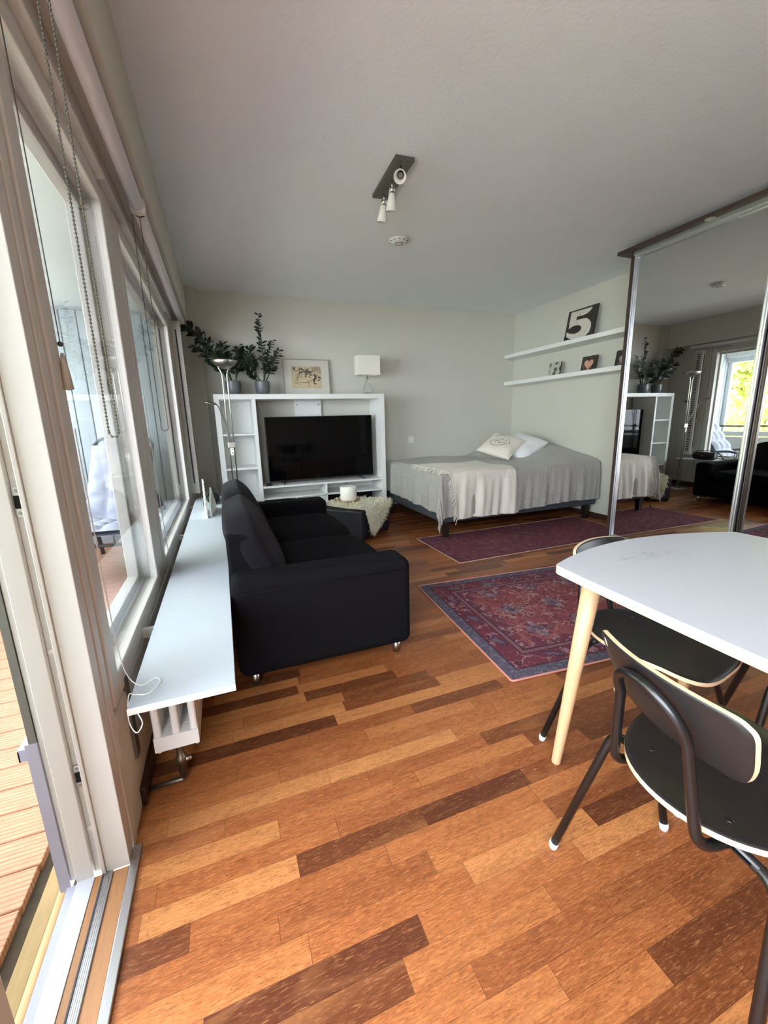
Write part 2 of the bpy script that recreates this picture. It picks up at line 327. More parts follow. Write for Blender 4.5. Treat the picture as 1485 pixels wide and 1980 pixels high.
# ------------------------------------------------------------------ mesh helpers
class MB:
    def __init__(self): self.bm = bmesh.new()
    def box(self, x0, y0, z0, x1, y1, z1, mi=0, rot=None, piv=None):
        a = [(x0,y0,z0),(x1,y0,z0),(x1,y1,z0),(x0,y1,z0),(x0,y0,z1),(x1,y0,z1),(x1,y1,z1),(x0,y1,z1)]
        if rot is not None:
            p = Vector(piv if piv else (0,0,0)); a = [rot @ (Vector(q)-p)+p for q in a]
        v = [self.bm.verts.new(q) for q in a]
        for f in ((3,2,1,0),(4,5,6,7),(0,1,5,4),(1,2,6,5),(2,3,7,6),(3,0,4,7)):
            self.bm.faces.new([v[i] for i in f]).material_index = mi
        return self
    def rings(self, rings, cap=True, closed=True, mi=0, smooth=True):
        R = [[self.bm.verts.new(p) for p in r] for r in rings]
        n = len(R[0])
        for i in range(len(R)-1):
            for j in range(n if closed else n-1):
                k = (j+1) % n
                f = self.bm.faces.new((R[i][j], R[i][k], R[i+1][k], R[i+1][j])); f.material_index = mi; f.smooth = smooth
        if cap and closed:
            self.bm.faces.new(R[0][::-1]).material_index = mi; self.bm.faces.new(R[-1]).material_index = mi
        return self
    def tube(self, pts, r, seg=10, mi=0, cap=True):
        pts = [Vector(p) for p in pts]; rr = r if isinstance(r, (list, tuple)) else [r]*len(pts)
        T = []
        for i in range(len(pts)):
            a = pts[max(0, i-1)]; b = pts[min(len(pts)-1, i+1)]; T.append((b-a).normalized())
        up = Vector((0,0,1)) if abs(T[0].z) < 0.9 else Vector((1,0,0))
        nrm = (up - T[0]*up.dot(T[0])).normalized(); R = []
        for i, p in enumerate(pts):
            nrm = (nrm - T[i]*nrm.dot(T[i]))
            nrm = nrm.normalized() if nrm.length > 1e-6 else T[i].orthogonal().normalized()
            bi = T[i].cross(nrm)
            R.append([p + (nrm*math.cos(2*PI*j/seg) + bi*math.sin(2*PI*j/seg))*rr[i] for j in range(seg)])
        return self.rings(R, cap, mi=mi)
    def lathe(self, prof, c=(0,0,0), seg=28, axis='z', cap=True, mi=0, M3=None):
        c = Vector(c); R = []
        for (r, h) in prof:
            ring = []
            for j in range(seg):
                a = 2*PI*j/seg
                p = Vector((r*math.cos(a), r*math.sin(a), h))
                if M3 is not None: p = M3 @ p
                ring.append(c + p)
            R.append(ring)
        return self.rings(R, cap, mi=mi)
    def sphere(self, c, r, u=10, v=8, mi=0, scale=(1,1,1)):
        m = Matrix.Translation(c) @ Matrix.Diagonal((r*scale[0], r*scale[1], r*scale[2], 1))
        g = bmesh.ops.create_uvsphere(self.bm, u_segments=u, v_segments=v, radius=1, matrix=m)
        for w in g['verts']:
            for f in w.link_faces: f.smooth = True; f.material_index = mi
        return self
    def prism(self, poly, z0, z1, mi=0, mi_side=None, f=None):
        # polygon in xy extruded along z; f maps (x,y,z)->3d
        f = f or (lambda x, y, z: (x, y, z))
        lo = [self.bm.verts.new(f(x, y, z0)) for x, y in poly]; hi = [self.bm.verts.new(f(x, y, z1)) for x, y in poly]
        n = len(poly); ms = mi if mi_side is None else mi_side
        for i in range(n):
            k = (i+1) % n; fc = self.bm.faces.new((lo[i], lo[k], hi[k], hi[i])); fc.material_index = ms
        tri = tessellate_polygon([[Vector((x, y, 0)) for x, y in poly]])
        for t in tri:
            for L in (lo, hi):
                try: self.bm.faces.new([L[i] for i in t]).material_index = mi
                except ValueError: pass
        return self
    def grid(self, fn, nu, nv, mi=0, closed_u=False):
        V = [[self.bm.verts.new(fn(i/(nu-1 if not closed_u else nu), j/(nv-1))) for i in range(nu)] for j in range(nv)]
        for j in range(nv-1):
            for i in range(nu if closed_u else nu-1):
                k = (i+1) % nu
                f = self.bm.faces.new((V[j][i], V[j][k], V[j+1][k], V[j+1][i])); f.smooth = True; f.material_index = mi
        return self
    def build(self, name, mats, parent=None, bevel=0.0, seg=2, solid=0.0, sub=0, kind=None, smooth=False, label=None, loc=None):
        bmesh.ops.recalc_face_normals(self.bm, faces=self.bm.faces[:])
        me = bpy.data.meshes.new(name); self.bm.to_mesh(me); self.bm.free()
        if not isinstance(mats, (list, tuple)): mats = [mats]
        for m in mats: me.materials.append(m)
        o = bpy.data.objects.new(name, me); C.objects.link(o)
        if loc is not None: o.location = loc
        if smooth:
            for p in me.polygons: p.use_smooth = True
        if bevel:
            b = o.modifiers.new('bevel', 'BEVEL'); b.width = bevel; b.segments = seg; b.limit_method = 'ANGLE'; b.angle_limit = 0.7
            if seg > 1:
                for p in me.polygons: p.use_smooth = True
                b.harden_normals = True
        if solid: s = o.modifiers.new('solid', 'SOLIDIFY'); s.thickness = solid; s.offset = -1
        if sub: s = o.modifiers.new('sub', 'SUBSURF'); s.levels = sub; s.render_levels = sub
        if parent is not None: o.parent = parent
        if kind: o['kind'] = kind
        if label: o['label'] = label
        return o

def tag(o, label, cat, group=None):
    o['label'] = label; o['category'] = cat
    if group: o['group'] = group
    return o
def thing(name, label, cat, loc=(0,0,0), rz=0.0, group=None):
    o = bpy.data.objects.new(name, None); C.objects.link(o); o.location = loc; o.rotation_euler = (0,0,rz)
    o.empty_display_size = 0.1
    return tag(o, label, cat, group)
def dup(root, loc, rz, label, group=None):
    r = root.copy(); C.objects.link(r); r.location = loc; r.rotation_euler = (0,0,rz); r['label'] = label
    if group: r['group'] = group
    for ch in list(root.children):
        c = ch.copy(); C.objects.link(c); c.parent = r
        for g in ch.children:
            d = g.copy(); C.objects.link(d); d.parent = c
    return r
def struct(name, mb, m, parent=None, bevel=0.0):
    o = mb.build(name, m, parent, bevel=bevel)
    if parent is None: o['kind'] = 'structure'
    return o
def arc(c, r, a0, a1, n, plane='xz'):
    out = []
    for i in range(n+1):
        a = a0+(a1-a0)*i/n; u, v = r*math.cos(a), r*math.sin(a)
        out.append((c[0]+u, c[1], c[2]+v) if plane == 'xz' else ((c[0], c[1]+u, c[2]+v) if plane == 'yz' else (c[0]+u, c[1]+v, c[2])))
    return out
def fillet(pts, r, n=6):
    P = [Vector(p) for p in pts]; out = [P[0]]
    for i in range(1, len(P)-1):
        a = (P[i-1]-P[i]); b = (P[i+1]-P[i]); q = min(r, a.length*0.49, b.length*0.49)
        s = P[i]+a.normalized()*q; e = P[i]+b.normalized()*q
        for k in range(n+1):
            t = k/n; out.append(s*(1-t)**2 + P[i]*2*t*(1-t) + e*t*t)
    out.append(P[-1]); return out
def rrect(x0, y0, x1, y1, r, n=5):
    out = []
    for cx, cy, a in ((x1-r,y1-r,0),(x0+r,y1-r,PI/2),(x0+r,y0+r,PI),(x1-r,y0+r,1.5*PI)):
        for i in range(n+1): out.append((cx+r*math.cos(a+PI/2*i/n), cy+r*math.sin(a+PI/2*i/n)))
    return out

# ================================================================== THE ROOM
XW = -0.345; XR = 3.89; YB = 5.0; YN = -2.6; ZC = 2.505
struct('floor', MB().box(-0.325, YN, -0.12, XR, YB, 0.0).box(-0.345, 1.131, -0.12, -0.325, YB, 0.0), M['floor'])
struct('ceiling', MB().box(-0.5, YN-0.1, ZC, XR+0.1, YB+0.1, ZC+0.12), M['ceil'])
struct('wall_back', MB().box(-0.5, YB, -0.1, XR+0.12, YB+0.15, ZC), M['wall'])
struct('wall_right', MB().box(XR, YN, -0.1, XR+0.15, YB, ZC), M['wall'])
struct('wall_near', MB().box(-0.5, YN-0.15, -0.1, XR+0.15, YN, ZC), M['wall'])
# pilaster in the back corner, soffit above the windows
struct('wall_corner', MB().box(-0.47, 4.93, 0.0, -0.097, YB, ZC), M['wall'])
struct('wall_soffit', MB().box(-0.47, YN, 2.145, -0.2, 4.93, ZC), M['wall'])
# window wall pieces: apron below the windows, pier beyond the windows, pier behind the door
struct('wall_left', MB().box(-0.47, 1.17, -0.1, XW, 4.93, 0.40), M['wall'])
struct('wall_left_far', MB().box(-0.47, 4.36, 0.40, -0.325, 4.93, 2.145), M['wall'])
struct('wall_left_near', MB().box(-0.47, YN, -0.1, XW, -1.9, 2.145), M['wall'])
struct('baseboard_left', MB().box(XW, 1.27, 0, XW+0.014, 4.93, 0.062), M['skirt'], bevel=0.003)
struct('baseboard_back', MB().box(-0.097, YB-0.014, 0, XR, YB, 0.062), M['skirt'], bevel=0.003)
struct('baseboard_right', MB().box(XR-0.014, 2.775, 0, XR, YB-0.014, 0.062), M['skirt'], bevel=0.003)

# ---- windows (frame members, sashes, glass)
FX = -0.338
def window(name, y0, y1):
    z0, z1 = 0.395, 2.075
    w = MB()
    w.box(-0.46, y0, z0, FX-0.012, y0+0.05, z1); w.box(-0.46, y1-0.05, z0, FX-0.012, y1, z1)
    w.box(-0.46, y0+0.05, z0, FX-0.012, y1-0.05, z0+0.045); w.box(-0.46, y0+0.05, z1-0.045, FX-0.012, y1-0.05, z1)
    f = w.build(name, M['frame'], bevel=0.003); f['kind'] = 'structure'
    s = MB(); g0, g1, h0, h1 = y0+0.012, y1-0.012, z0+0.012, z1-0.012; b = 0.07
    s.box(-0.405, g0, h0, FX, g0+b, h1); s.box(-0.405, g1-b, h0, FX, g1, h1)
    s.box(-0.405, g0+b, h0, FX, g1-b, h0+b-0.004); s.box(-0.405, g0+b, h1-b+0.01, FX, g1-b, h1)
    s.build('sash', M['frame'], f, bevel=0.006)
    s2 = MB(); q = b+0.02
    s2.box(-0.455, g0+b-0.02, h0+0.02, -0.41, g0+q, h1-0.02); s2.box(-0.455, g1-q, h0+0.02, -0.41, g1-b+0.02, h1-0.02)
    s2.box(-0.455, g0+q, h0+0.02, -0.41, g1-q, h0+q); s2.box(-0.455, g0+q, h1-q, -0.41, g1-q, h1-0.02)
    s2.build('outer_sash', M['frame'], f, bevel=0.004)
    MB().box(-0.358, g0+b-0.006, h0+b-0.01, -0.354, g1-b+0.006, h1-b+0.016).build('pane', M['glass'], f)
    return f
window('window_1', 1.168, 2.152)
window('window_2', 2.288, 4.332)
struct('trim_1', MB().box(-0.46, 2.152, 0.36, -0.342, 2.288, 2.145), M['frame'], bevel=0.004)      # post between the windows
struct('trim_2', MB().box(-0.46, 4.332, 0.36, -0.340, 4.36, 2.145), M['frame'], bevel=0.004)
struct('trim_3', MB().box(-0.46, 1.168, 0.345, -0.339, 4.332, 0.395), M['frame'], bevel=0.005)     # rail under the sashes
struct('trim_4', MB().box(-0.46, 1.135, 2.075, -0.310, 4.36, 2.145), M['frame'], bevel=0.004)     # head trim
struct('trim_5', MB().box(-0.47, 1.131, -0.02, XW+0.003, 1.168, 2.145).box(-0.46, 1.1265, 0.0, -0.353, 1.1315, 2.145), M['frame'], bevel=0.004)   # narrow strip between door frame and apron
# ---- balcony door frame (far jamb) with its profile, seen edge-on
jb = MB()
jb.box(-0.400, 1.083, 0.0, XW, 1.127, 2.145)       # main white face
jb.box(-0.410, 1.079, 0.0, -0.400, 1.127, 2.145)   # ridge
jb.box(-0.428, 1.097, 0.0, -0.410, 1.127, 2.145)   # recessed strip
jb.box(-0.467, 1.083, 0.0, -0.428, 1.127, 2.145)   # outer white face
jb.box(-0.482, 1.094, 0.0, -0.467, 1.127, 2.145)   # grey outer step
jm = jb.build('door_1', M['frame'], bevel=0.002, seg=2); jm['kind'] = 'structure'
MB().box(-0.506, 1.088, -0.02, -0.482, 1.127, 0.425).build('corner_flashing', M['flash'], jm)
MB().box(-0.498, 1.09, 0.425, -0.482, 1.127, 2.145).build('outer_strip', M['plate'], jm)
for zc in (1.0, 0.30):
    s = MB(); s.prism([(x, z) for x, z in rrect(-0.428, zc-0.034, -0.4105, zc+0.034, 0.0085)], 1.0935, 1.097, f=lambda x, y, z: (x, z, y))
    st = s.build('strike_plate', M['chrome'], jm, label='steel strike plate')
    MB().box(-0.425, 1.0915, zc-0.014, -0.4125, 1.0937, zc+0.014).build('slot', M['dark'], st)
    MB().lathe([(0.0, 0), (0.0035, 0), (0.003, 0.001)], (0,0,0), 10, M3=Matrix.Rotation(PI/2, 3, 'X')).build('screw', M['nickel'], st, loc=(-0.419, 1.0933, zc+0.024))
    MB().lathe([(0.0, 0), (0.0035, 0), (0.003, 0.001)], (0,0,0), 10, M3=Matrix.Rotation(PI/2, 3, 'X')).build('screw', M['nickel'], st, loc=(-0.419, 1.0933, zc-0.024))
for zc in (0.645, 0.14):
    MB().lathe([(0.0, 0), (0.0085, 0), (0.0075, 0.002), (0.0, 0.0025)], (0,0,0), 16, M3=Matrix.Rotation(PI/2, 3, 'X')).build('plug_cap', M['plastic'], jm, loc=(-0.419, 1.097, zc))
fl = MB(); fl.box(-0.53, 1.105, 0.40, -0.482, 1.16, 0.404).box(-0.53, 1.105, 0.372, -0.527, 1.16, 0.40).box(-0.53, 1.105, 0.372, -0.482, 1.107, 0.40)
fo = fl.build('sill_flashing', M['flash'], None); tag(fo, 'small folded white metal sill end outside the door jamb above the deck', 'flashing')
MB().sphere((-0.506, 1.104, 0.385), 0.003).build('rivet', M['nickel'], fo)
# open leaf of the balcony door
dl = MB(); dl.box(-1.30, 0.64, 0.0, -0.415, 0.684, 2.05)
do = dl.build('door_2', M['balcony'], bevel=0.004); do['kind'] = 'structure'
# threshold: strips running under the door
tr = thing('door_threshold', 'layered wood and metal door threshold running along the edge of the parquet', 'threshold', (0,0,0))
Y0, Y1 = -1.9, 1.083
MB().box(-0.345, Y0, -0.05, -0.323, 1.131, 0.010).build('edge_trim', M['alu'], tr, bevel=0.002, label='rounded aluminium edge trim')
MB().box(-0.384, Y0, -0.05, -0.347, Y1, 0.0).build('inner_board', M['sillwood'], tr, bevel=0.002)
rb = MB()
for k in range(5): rb.box(-0.404+k*0.004, Y0, -0.02, -0.4012+k*0.004, Y1, 0.004)
rb.box(-0.404, Y0, -0.05, -0.384, Y1, 0.002).build('ribbed_track', M['alu'], tr)
MB().box(-0.4075, Y0, -0.05, -0.404, Y1, 0.006).build('gasket', M['gasket'], tr)
MB().box(-0.426, Y0, -0.05, -0.4075, Y1, 0.0).build('outer_board', M['sillwood'], tr, bevel=0.001)
MB().box(-0.466, Y0, -0.05, -0.426, Y1, 0.002).build('white_sill', M['sillwhite'], tr, bevel=0.001)
MB().box(-0.488, Y0, -0.05, -0.466, Y1, -0.004).build('sill_lip', M['flash'], tr, bevel=0.001)

# ================================================================== BALCONY
struct('trim_6', MB().box(-0.62, Y0, -0.22, -0.47, 5.05, -0.09), M['concrete'])
bo = MB().box(-0.556, Y0, -0.089, -0.518, 1.30, -0.032).build('timber_beam', M['beam'], bevel=0.002)
tag(bo, 'yellow timber beam lying in the gap between threshold and deck', 'beam')
# deck boards: every board its own board part
dk = thing('deck', 'ribbed light timber balcony deck outside the open door', 'deck', (0,0,-0.05))
yb = Y0
k = 0
while yb < 5.0:
    x1 = -0.602+random.uniform(-0.004, 0.004)
    MB().box(-1.905, yb, -0.026, x1, yb+0.112, 0.0).build('deck_board', M['deck'], dk, bevel=0.003)
    yb += 0.116; k += 1
struct('wall_balcony_end', MB().box(-2.05, 5.04, -0.1, -0.5, 5.12, 2.45), M['boards'])
wb = MB()
for i in range(11): wb.box(-2.0+i*0.138, 5.018, -0.05, -2.0+i*0.138+0.130, 5.04, 2.25)
struct('trim_7', wb, M['boards'], bevel=0.006)
struct('wall_balcony_near', MB().box(-2.05, Y0-0.1, -0.1, -0.5, Y0, 0.95), M['balcony'])  # unseen end wall, cut low so extra sky light comes in
RY = -0.1   # roof starts here; its unseen near part is left off to brighten the room
struct('ceiling_balcony', MB().box(-2.25, RY, 2.28, -0.47, 5.12, 2.42), M['balcony'])
struct('floor_balcony', MB().box(-2.05, Y0-0.1, -0.22, -0.62, 5.12, -0.12), M['concrete'])
rl = thing('balcony_railing', 'white balcony parapet with grey handrail in front of the trees', 'railing', (-1.95,0,0))
MB().box(-0.04, Y0, -0.1, 0.04, 5.018, 0.70).build('panel', M['balcony'], rl)
MB().box(-0.05, Y0, 0.72, 0.06, 5.018, 0.80).build('lower_rail', M['balcony'], rl, bevel=0.01)
MB().box(-0.03, Y0, 0.875, 0.03, 5.018, 0.905).build('handrail', M['bronze'], rl, bevel=0.006)
for yy in (4.95, 3.3, 1.6, 0.0, -1.7): MB().box(-0.02, yy, 0.70, 0.02, yy+0.035, 0.89).build('post', M['balcony'], rl)
struct('trim_8', MB().box(-2.02, Y0, 1.98, -1.90, 5.018, 2.28).box(-1.90, Y0, 2.06, -1.84, 5.018, 2.28).box(-1.99, 4.95, 0.9, -1.93, 5.018, 1.98), M['balcony'], bevel=0.01)

# lounge chair on the balcony
lc = thing('lounge_chair', 'reclining lounge chair with tufted grey cushion on the balcony', 'lounge chair', (-0.95, 4.15, -0.05), math.radians(-98))
# local: +x forward. seat z .36, back reclined to -x
def lounge_cushion():
    m = MB()
    def prof(t):
        if t < 0.45: s = t/0.45; return Vector((0.55-0.6*s, 0, 0.42-0.05*s)), Vector((0.08,0,1)).normalized()
        s = (t-0.45)/0.55; return Vector((-0.05-0.42*s, 0, 0.37+0.66*s)), Vector((0.84,0,0.54)).normalized()
    for side in (1, -1):
        def fn(u, v, side=side):
            p, nn = prof(v); w = (u-0.5)*0.5
            tu = abs(math.sin(u*3*PI))**0.5; tv = abs(math.sin(v*8*PI))**0.5
            e = min(1.0, min(u, 1-u)*12, min(v, 1-v)*16)
            th = 0.02+0.05*tu*tv*(0.5+0.5*e)
            return (p + nn*(th if side > 0 else -0.02)) + Vector((0, w, 0))
        m.grid(fn, 25, 65)
    return m
lounge_cushion().build('cushion', M['lounge'], lc, smooth=True)
for sy in (-1, 1):
    y = 0.30*sy
    MB().tube(fillet([(0.5,y,0.0),(0.42,y,0.52),(0.0,y,0.60),(-0.30,y,0.56),(-0.42,y,0.0)], 0.08), 0.018).build('arm_frame', M['rattan'], lc)
    MB().tube(fillet([(0.55,y*0.85,0.36),(-0.05,y*0.85,0.31),(-0.50,y*0.85,1.04)], 0.06), 0.014).build('side_rail', M['rattan'], lc)
MB().tube(fillet([(-0.50,-0.255,1.04),(-0.53,-0.2,1.10),(-0.53,0.2,1.10),(-0.50,0.255,1.04)], 0.05), 0.014).build('top_rail', M['rattan'], lc)
for x in (0.45, -0.36): MB().tube([(x,-0.30,0.30),(x,0.30,0.30)], 0.012).build('cross_bar', M['rattan'], lc)

# trees and unseen ground beyond the balcony
struct('ground', MB().box(-40, -25, -3.6, -2.4, 35, -3.4), M['bounce_ground'])
def tree(name, label, loc, h, spread, nleaf, seed):
    rnd = random.Random(seed); t = thing(name, label, 'tree', loc, 0, 'trees beyond the balcony')
    tk = MB(); tips = []
    tk.tube([(0,0,0),(0.05,0.03,h*0.3),(0.0,-0.05,h*0.6),(0.05,0.0,h*0.95)], [0.16,0.12,0.08,0.02], 8)
    for b in range(16):
        z = h*rnd.uniform(0.25, 0.85); a = rnd.uniform(0, 2*PI); L = spread*rnd.uniform(0.6, 1.0)
        q = [Vector((0,0,z))]
        for s in range(1, 5): q.append(Vector((math.cos(a)*L*s/4, math.sin(a)*L*s/4, z+L*0.35*(s/4)+rnd.uniform(-0.1,0.1))))
        tk.tube(q, [0.05,0.04,0.03,0.02,0.008], 6); tips += q[1:]
        for s in range(2): 
            c0 = q[rnd.randint(1,3)]; d = Vector((rnd.uniform(-1,1), rnd.uniform(-1,1), rnd.uniform(-0.3,0.9)))*0.9
            tk.tube([c0, c0+d*0.5, c0+d], [0.02,0.014,0.006], 5); tips.append(c0+d); tips.append(c0+d*0.6)
    tk.build('trunk', M['bark'], t)
    lf = MB(); bm = lf.bm
    for i in range(nleaf):
        c = tips[rnd.randrange(len(tips))] + Vector((rnd.gauss(0,1), rnd.gauss(0,1), rnd.gauss(0,1)))*0.32
        s = rnd.uniform(0.05, 0.10); a = Vector((rnd.gauss(0,1), rnd.gauss(0,1), rnd.gauss(0,1))).normalized(); b = a.orthogonal().normalized()
        v = [bm.verts.new(c+a*s), bm.verts.new(c+b*s*0.55), bm.verts.new(c-a*s), bm.verts.new(c-b*s*0.55)]
        bm.faces.new(v)
    lf.build('foliage', M['spring'], t)
tree('spring_tree', 'yellow-green spring tree seen over the parapet, farther from the house end', (-6.2, 3.4, -3.4), 6.6, 2.6, 15000, 1)
tree('spring_tree', 'yellow-green spring tree seen over the parapet beyond the balcony end wall', (-7.2, 7.4, -3.4), 7.2, 2.8, 15000, 2)
tree('spring_tree', 'yellow-green spring tree farthest from the balcony, behind the other crowns', (-10.5, 10.8, -3.4), 8.0, 3.4, 15000, 3)

# ================================================================== BLINDS AND CORDS
def roller(label, y0, y1, chain_y, side):
    r = thing('roller_blind', label, 'roller blind', (-0.245, (y0+y1)/2, 2.112), 0, 'rolled-up blinds under the soffit')
    h = (y1-y0)/2; R90 = Matrix.Rotation(PI/2, 3, 'X')
    MB().lathe([(0.0,-h+0.012),(0.0255,-h+0.012),(0.0265,-h+0.014),(0.0265,h-0.014),(0.0255,h-0.012),(0.0,h-0.012)], (0,0,0), 28, M3=R90).build('fabric_roll', M['roller'], r)
    for s in (-1, 1):
        b = MB(); b.prism(rrect(-0.03,-0.031,0.031,0.033,0.012), s*h-0.0015, s*h+0.0015, f=lambda x, y, z: (x, z, y)); b.build('end_bracket', M['plastic'], r)
    cy = chain_y-(y0+y1)/2
    w = MB(); w.lathe([(0.0,-0.004),(0.029,-0.004),(0.029,0.004),(0.0,0.004)], (0,cy,0), 24, M3=R90); w.build('chain_wheel', M['grey_wall_hook'], r)
    return r, cy
def chain(r, cy, zb, x0, x1, step, br):
    # loop hanging from the wheel: two strands and a round end (local coordinates)
    p = []; z0 = 0.0; rad = abs(x1-x0)/2; xm = (x0+x1)/2
    z = z0
    while z > zb+rad: p.append((x0, cy, z)); z -= step
    nn = max(3, int(PI*rad/step))
    for i in range(nn+1): a = PI+PI*i/nn; p.append((xm+rad*math.cos(a), cy, zb+rad+rad*math.sin(a)))
    z = zb+rad+step
    while z < z0: p.append((x1, cy, z)); z += step
    m = MB()
    for i, q in enumerate(p): m.sphere((q[0], q[1]+0.0006*math.sin(i), q[2]), br, 7, 5)
    c = MB(); c.tube(p, br*0.35, 5); 
    ob = m.build('bead_chain', M['bead'], r); c.build('chain_thread', M['bead'], ob)
r1, c1 = roller('longer rolled-up white blind nearest the door under the soffit', 0.72, 2.335, 1.215, 1)
chain(r1, c1, -0.985, -0.012, 0.0085, 0.0085, 0.0031)
r2, c2 = roller('rolled-up white blind over the far window by the plants', 2.36, 4.58, 2.385, -1)
chain(r2, c2, -0.985, -0.031, 0.0, 0.0085, 0.0031)
# raised pleated blinds between the frames (white head bundles)
for nm, a, b, lb in (('pleated_blind', 1.20, 2.05, 'raised white pleated blind bundle over the near window'), ('pleated_blind', 2.46, 4.05, 'raised white pleated blind bundle over the far window')):
    t = thing(nm, lb, 'blind', (-0.328, (a+b)/2, 2.068), 0, 'raised blind bundles')
    m = MB(); h = (b-a)/2
    m.box(-0.018, -h, -0.004, 0.018, h, 0.0068); m.build('bottom_bar', M['plastic'], t, bevel=0.002)
    MB().box(-0.010, h-0.03, -0.010, 0.010, h-0.012, -0.004).build('end_clip', M['plastic'], t)
# blind cord with tassel on the near window
ct = thing('blind_cord', 'thin blind cord with beige tassel hanging at the near window edge', 'cord', (-0.331, 1.236, 1.24))
MB().tube([(0,0.0,0.80),(0.0,0.004,0.4),(0,0.004,0.10)], 0.0013, 6).build('cord', M['bead'], ct)
MB().sphere((0,0.004,0.105), 0.006).build('knot', M['grey_wall_hook'], ct)
MB().lathe([(0.003,0.085),(0.005,0.075),(0.0085,0.05),(0.012,0.003),(0.0,0.0)], (0,0.004,0.0), 16).build('tassel', M['tassel'], ct, label='beige cone tassel')
# white cord curling on the shelf
cc = MB(); pts = [(-0.332,1.238,1.15),(-0.330,1.238,0.72),(-0.322,1.23,0.53),(-0.300,1.20,0.475),(-0.272,1.19,0.456),(-0.245,1.215,0.455),(-0.228,1.19,0.455),(-0.250,1.145,0.455),(-0.282,1.150,0.456),(-0.300,1.16,0.452),(-0.302,1.13,0.40),(-0.280,1.09,0.385),(-0.262,1.085,0.41),(-0.268,1.086,0.44)]
def smooth(pts, n=8):
    P = [Vector(p) for p in pts]; out = []
    for i in range(len(P)-1):
        p0, p1, p2, p3 = P[max(0,i-1)], P[i], P[i+1], P[min(len(P)-1,i+2)]
        for k in range(n):
            t = k/n; out.append(0.5*((2*p1)+(p2-p0)*t+(2*p0-5*p1+4*p2-p3)*t*t+(3*p1-p0-3*p2+p3)*t**3))
    out.append(P[-1]); return out
cc.tube(smooth(pts), 0.0015, 6)
tag(cc.build('pull_cord', M['cord']), 'loose white cord curling over the near end of the window shelf', 'cord')
cd = MB(); cd.tube(smooth([(-0.332,2.38,1.30),(-0.328,2.38,0.7),(-0.312,2.30,0.52),(-0.306,2.30,0.455),(-0.300,2.27,0.38)]), 0.0015, 6)
tag(cd.build('pull_cord', M['cord']), 'straight white cord hanging behind the shelf at the window post', 'cord')
# vertical vent strip beside the far window
vt = thing('vent_strip', 'tall slotted white ventilation strip beside the far window', 'vent', (-0.29, 4.45, 0.50))
MB().box(-0.035, -0.05, 0.0, 0.042, 0.05, 1.572).build('housing', M['frame'], vt, bevel=0.003)
MB().box(-0.004, -0.052, 0.10, 0.008, -0.0495, 1.50).build('side_slot', M['gasket'], vt)
gv = MB()
for i in range(53): gv.box(0.040, -0.022, 0.06+i*0.0275, 0.0435, 0.026, 0.06+i*0.0275+0.013)
gv.build('grille', M['dark'], vt)
hk = MB(); hk.box(-0.325, 4.56, 1.295, -0.318, 4.60, 1.335).tube([(-0.318,4.58,1.315),(-0.275,4.58,1.315),(-0.262,4.58,1.328)], 0.006).box(-0.275,4.568,1.30,-0.268,4.592,1.33)
tag(hk.build('wall_hook', M['grey_wall_hook']), 'small dark wall hook beside the vent strip', 'hook')

# ================================================================== SHELF OVER RADIATOR
sh = thing('window_shelf', 'long white laminate shelf running under the windows behind the sofa', 'shelf', (-0.164, 1.10, 0.0))
for (a, b, nm) in ((0.0, 2.274, 'near_board'), (2.277, 3.36, 'far_board')):
    m = MB(); m.box(-0.131, a, 0.432, 0.131, b, 0.4495, 1); m.box(-0.131, a, 0.4495, 0.131, b, 0.45, 0)
    o = MB(); o.box(-0.131, a, 0.431, 0.131, b, 0.45); o.build(nm, M['lamin'], sh, bevel=0.0012); m.bm.free()
    MB().box(-0.1312, a-0.0006, 0.4315, 0.1312, a, 0.4485).build('edge_band', M['band'], sh)
for yy in (0.5, 1.9, 3.0): MB().box(-0.18, yy, 0.40, 0.05, yy+0.025, 0.431).build('bracket', M['radiator'], sh)
MB().box(-0.181, 0.185, 0.16, -0.172, 0.222, 0.431).build('wall_rail', M['plate'], sh)
rd = thing('radiator', 'white column radiator beneath the window shelf', 'radiator', (-0.228, 1.29, 0.0))
NS = 38
for i in range(NS):
    m = MB(); y0 = i*0.05; 
    for cx in (-0.052, 0.0, 0.052):
        m.prism(rrect(cx-0.011, y0+0.004, cx+0.011, y0+0.044, 0.008, 3), 0.19, 0.40)
    m.box(-0.064, y0, 0.155, 0.064, y0+0.048, 0.205); m.box(-0.064, y0, 0.385, 0.064, y0+0.048, 0.415)
    m.build('section', M['radiator'], rd, bevel=0.004)
v = MB(); v.lathe([(0.0,0.022),(0.010,0.022),(0.010,0.035),(0.012,0.035),(0.012,0.075),(0.017,0.075),(0.017,0.10),(0.012,0.105),(0.012,0.15),(0.018,0.155)], (0.0,0.03,0.0), 12); v.build('valve', M['brass'], rd)
v2 = MB(); v2.tube([(0,0.03,0.085),(0.03,0.03,0.085)], 0.008, 10); v2.build('valve_tap', M['chrome'], rd)
v3 = MB(); v3.tube(fillet([(0,0.03,0.03),(0,0.03,0.012),(-0.100,0.03,0.012)], 0.012), 0.008, 10); v3.build('supply_pipe', M['brass'], rd)
for yy in (0.02, 1.86):
    f_ = MB(); f_.tube([(-0.055,yy,0.155),(-0.055,yy,0.140)], 0.006, 8).tube([(0.055,yy,0.155),(0.055,yy,0.140)], 0.006, 8); f_.build('lug', M['radiator'], rd)
MB().box(-0.115, 0.4, 0.28, -0.064, 0.43, 0.31).build('wall_bracket', M['radiator'], rd)
MB().box(-0.115, 1.5, 0.28, -0.064, 1.53, 0.31).build('wall_bracket', M['radiator'], rd)

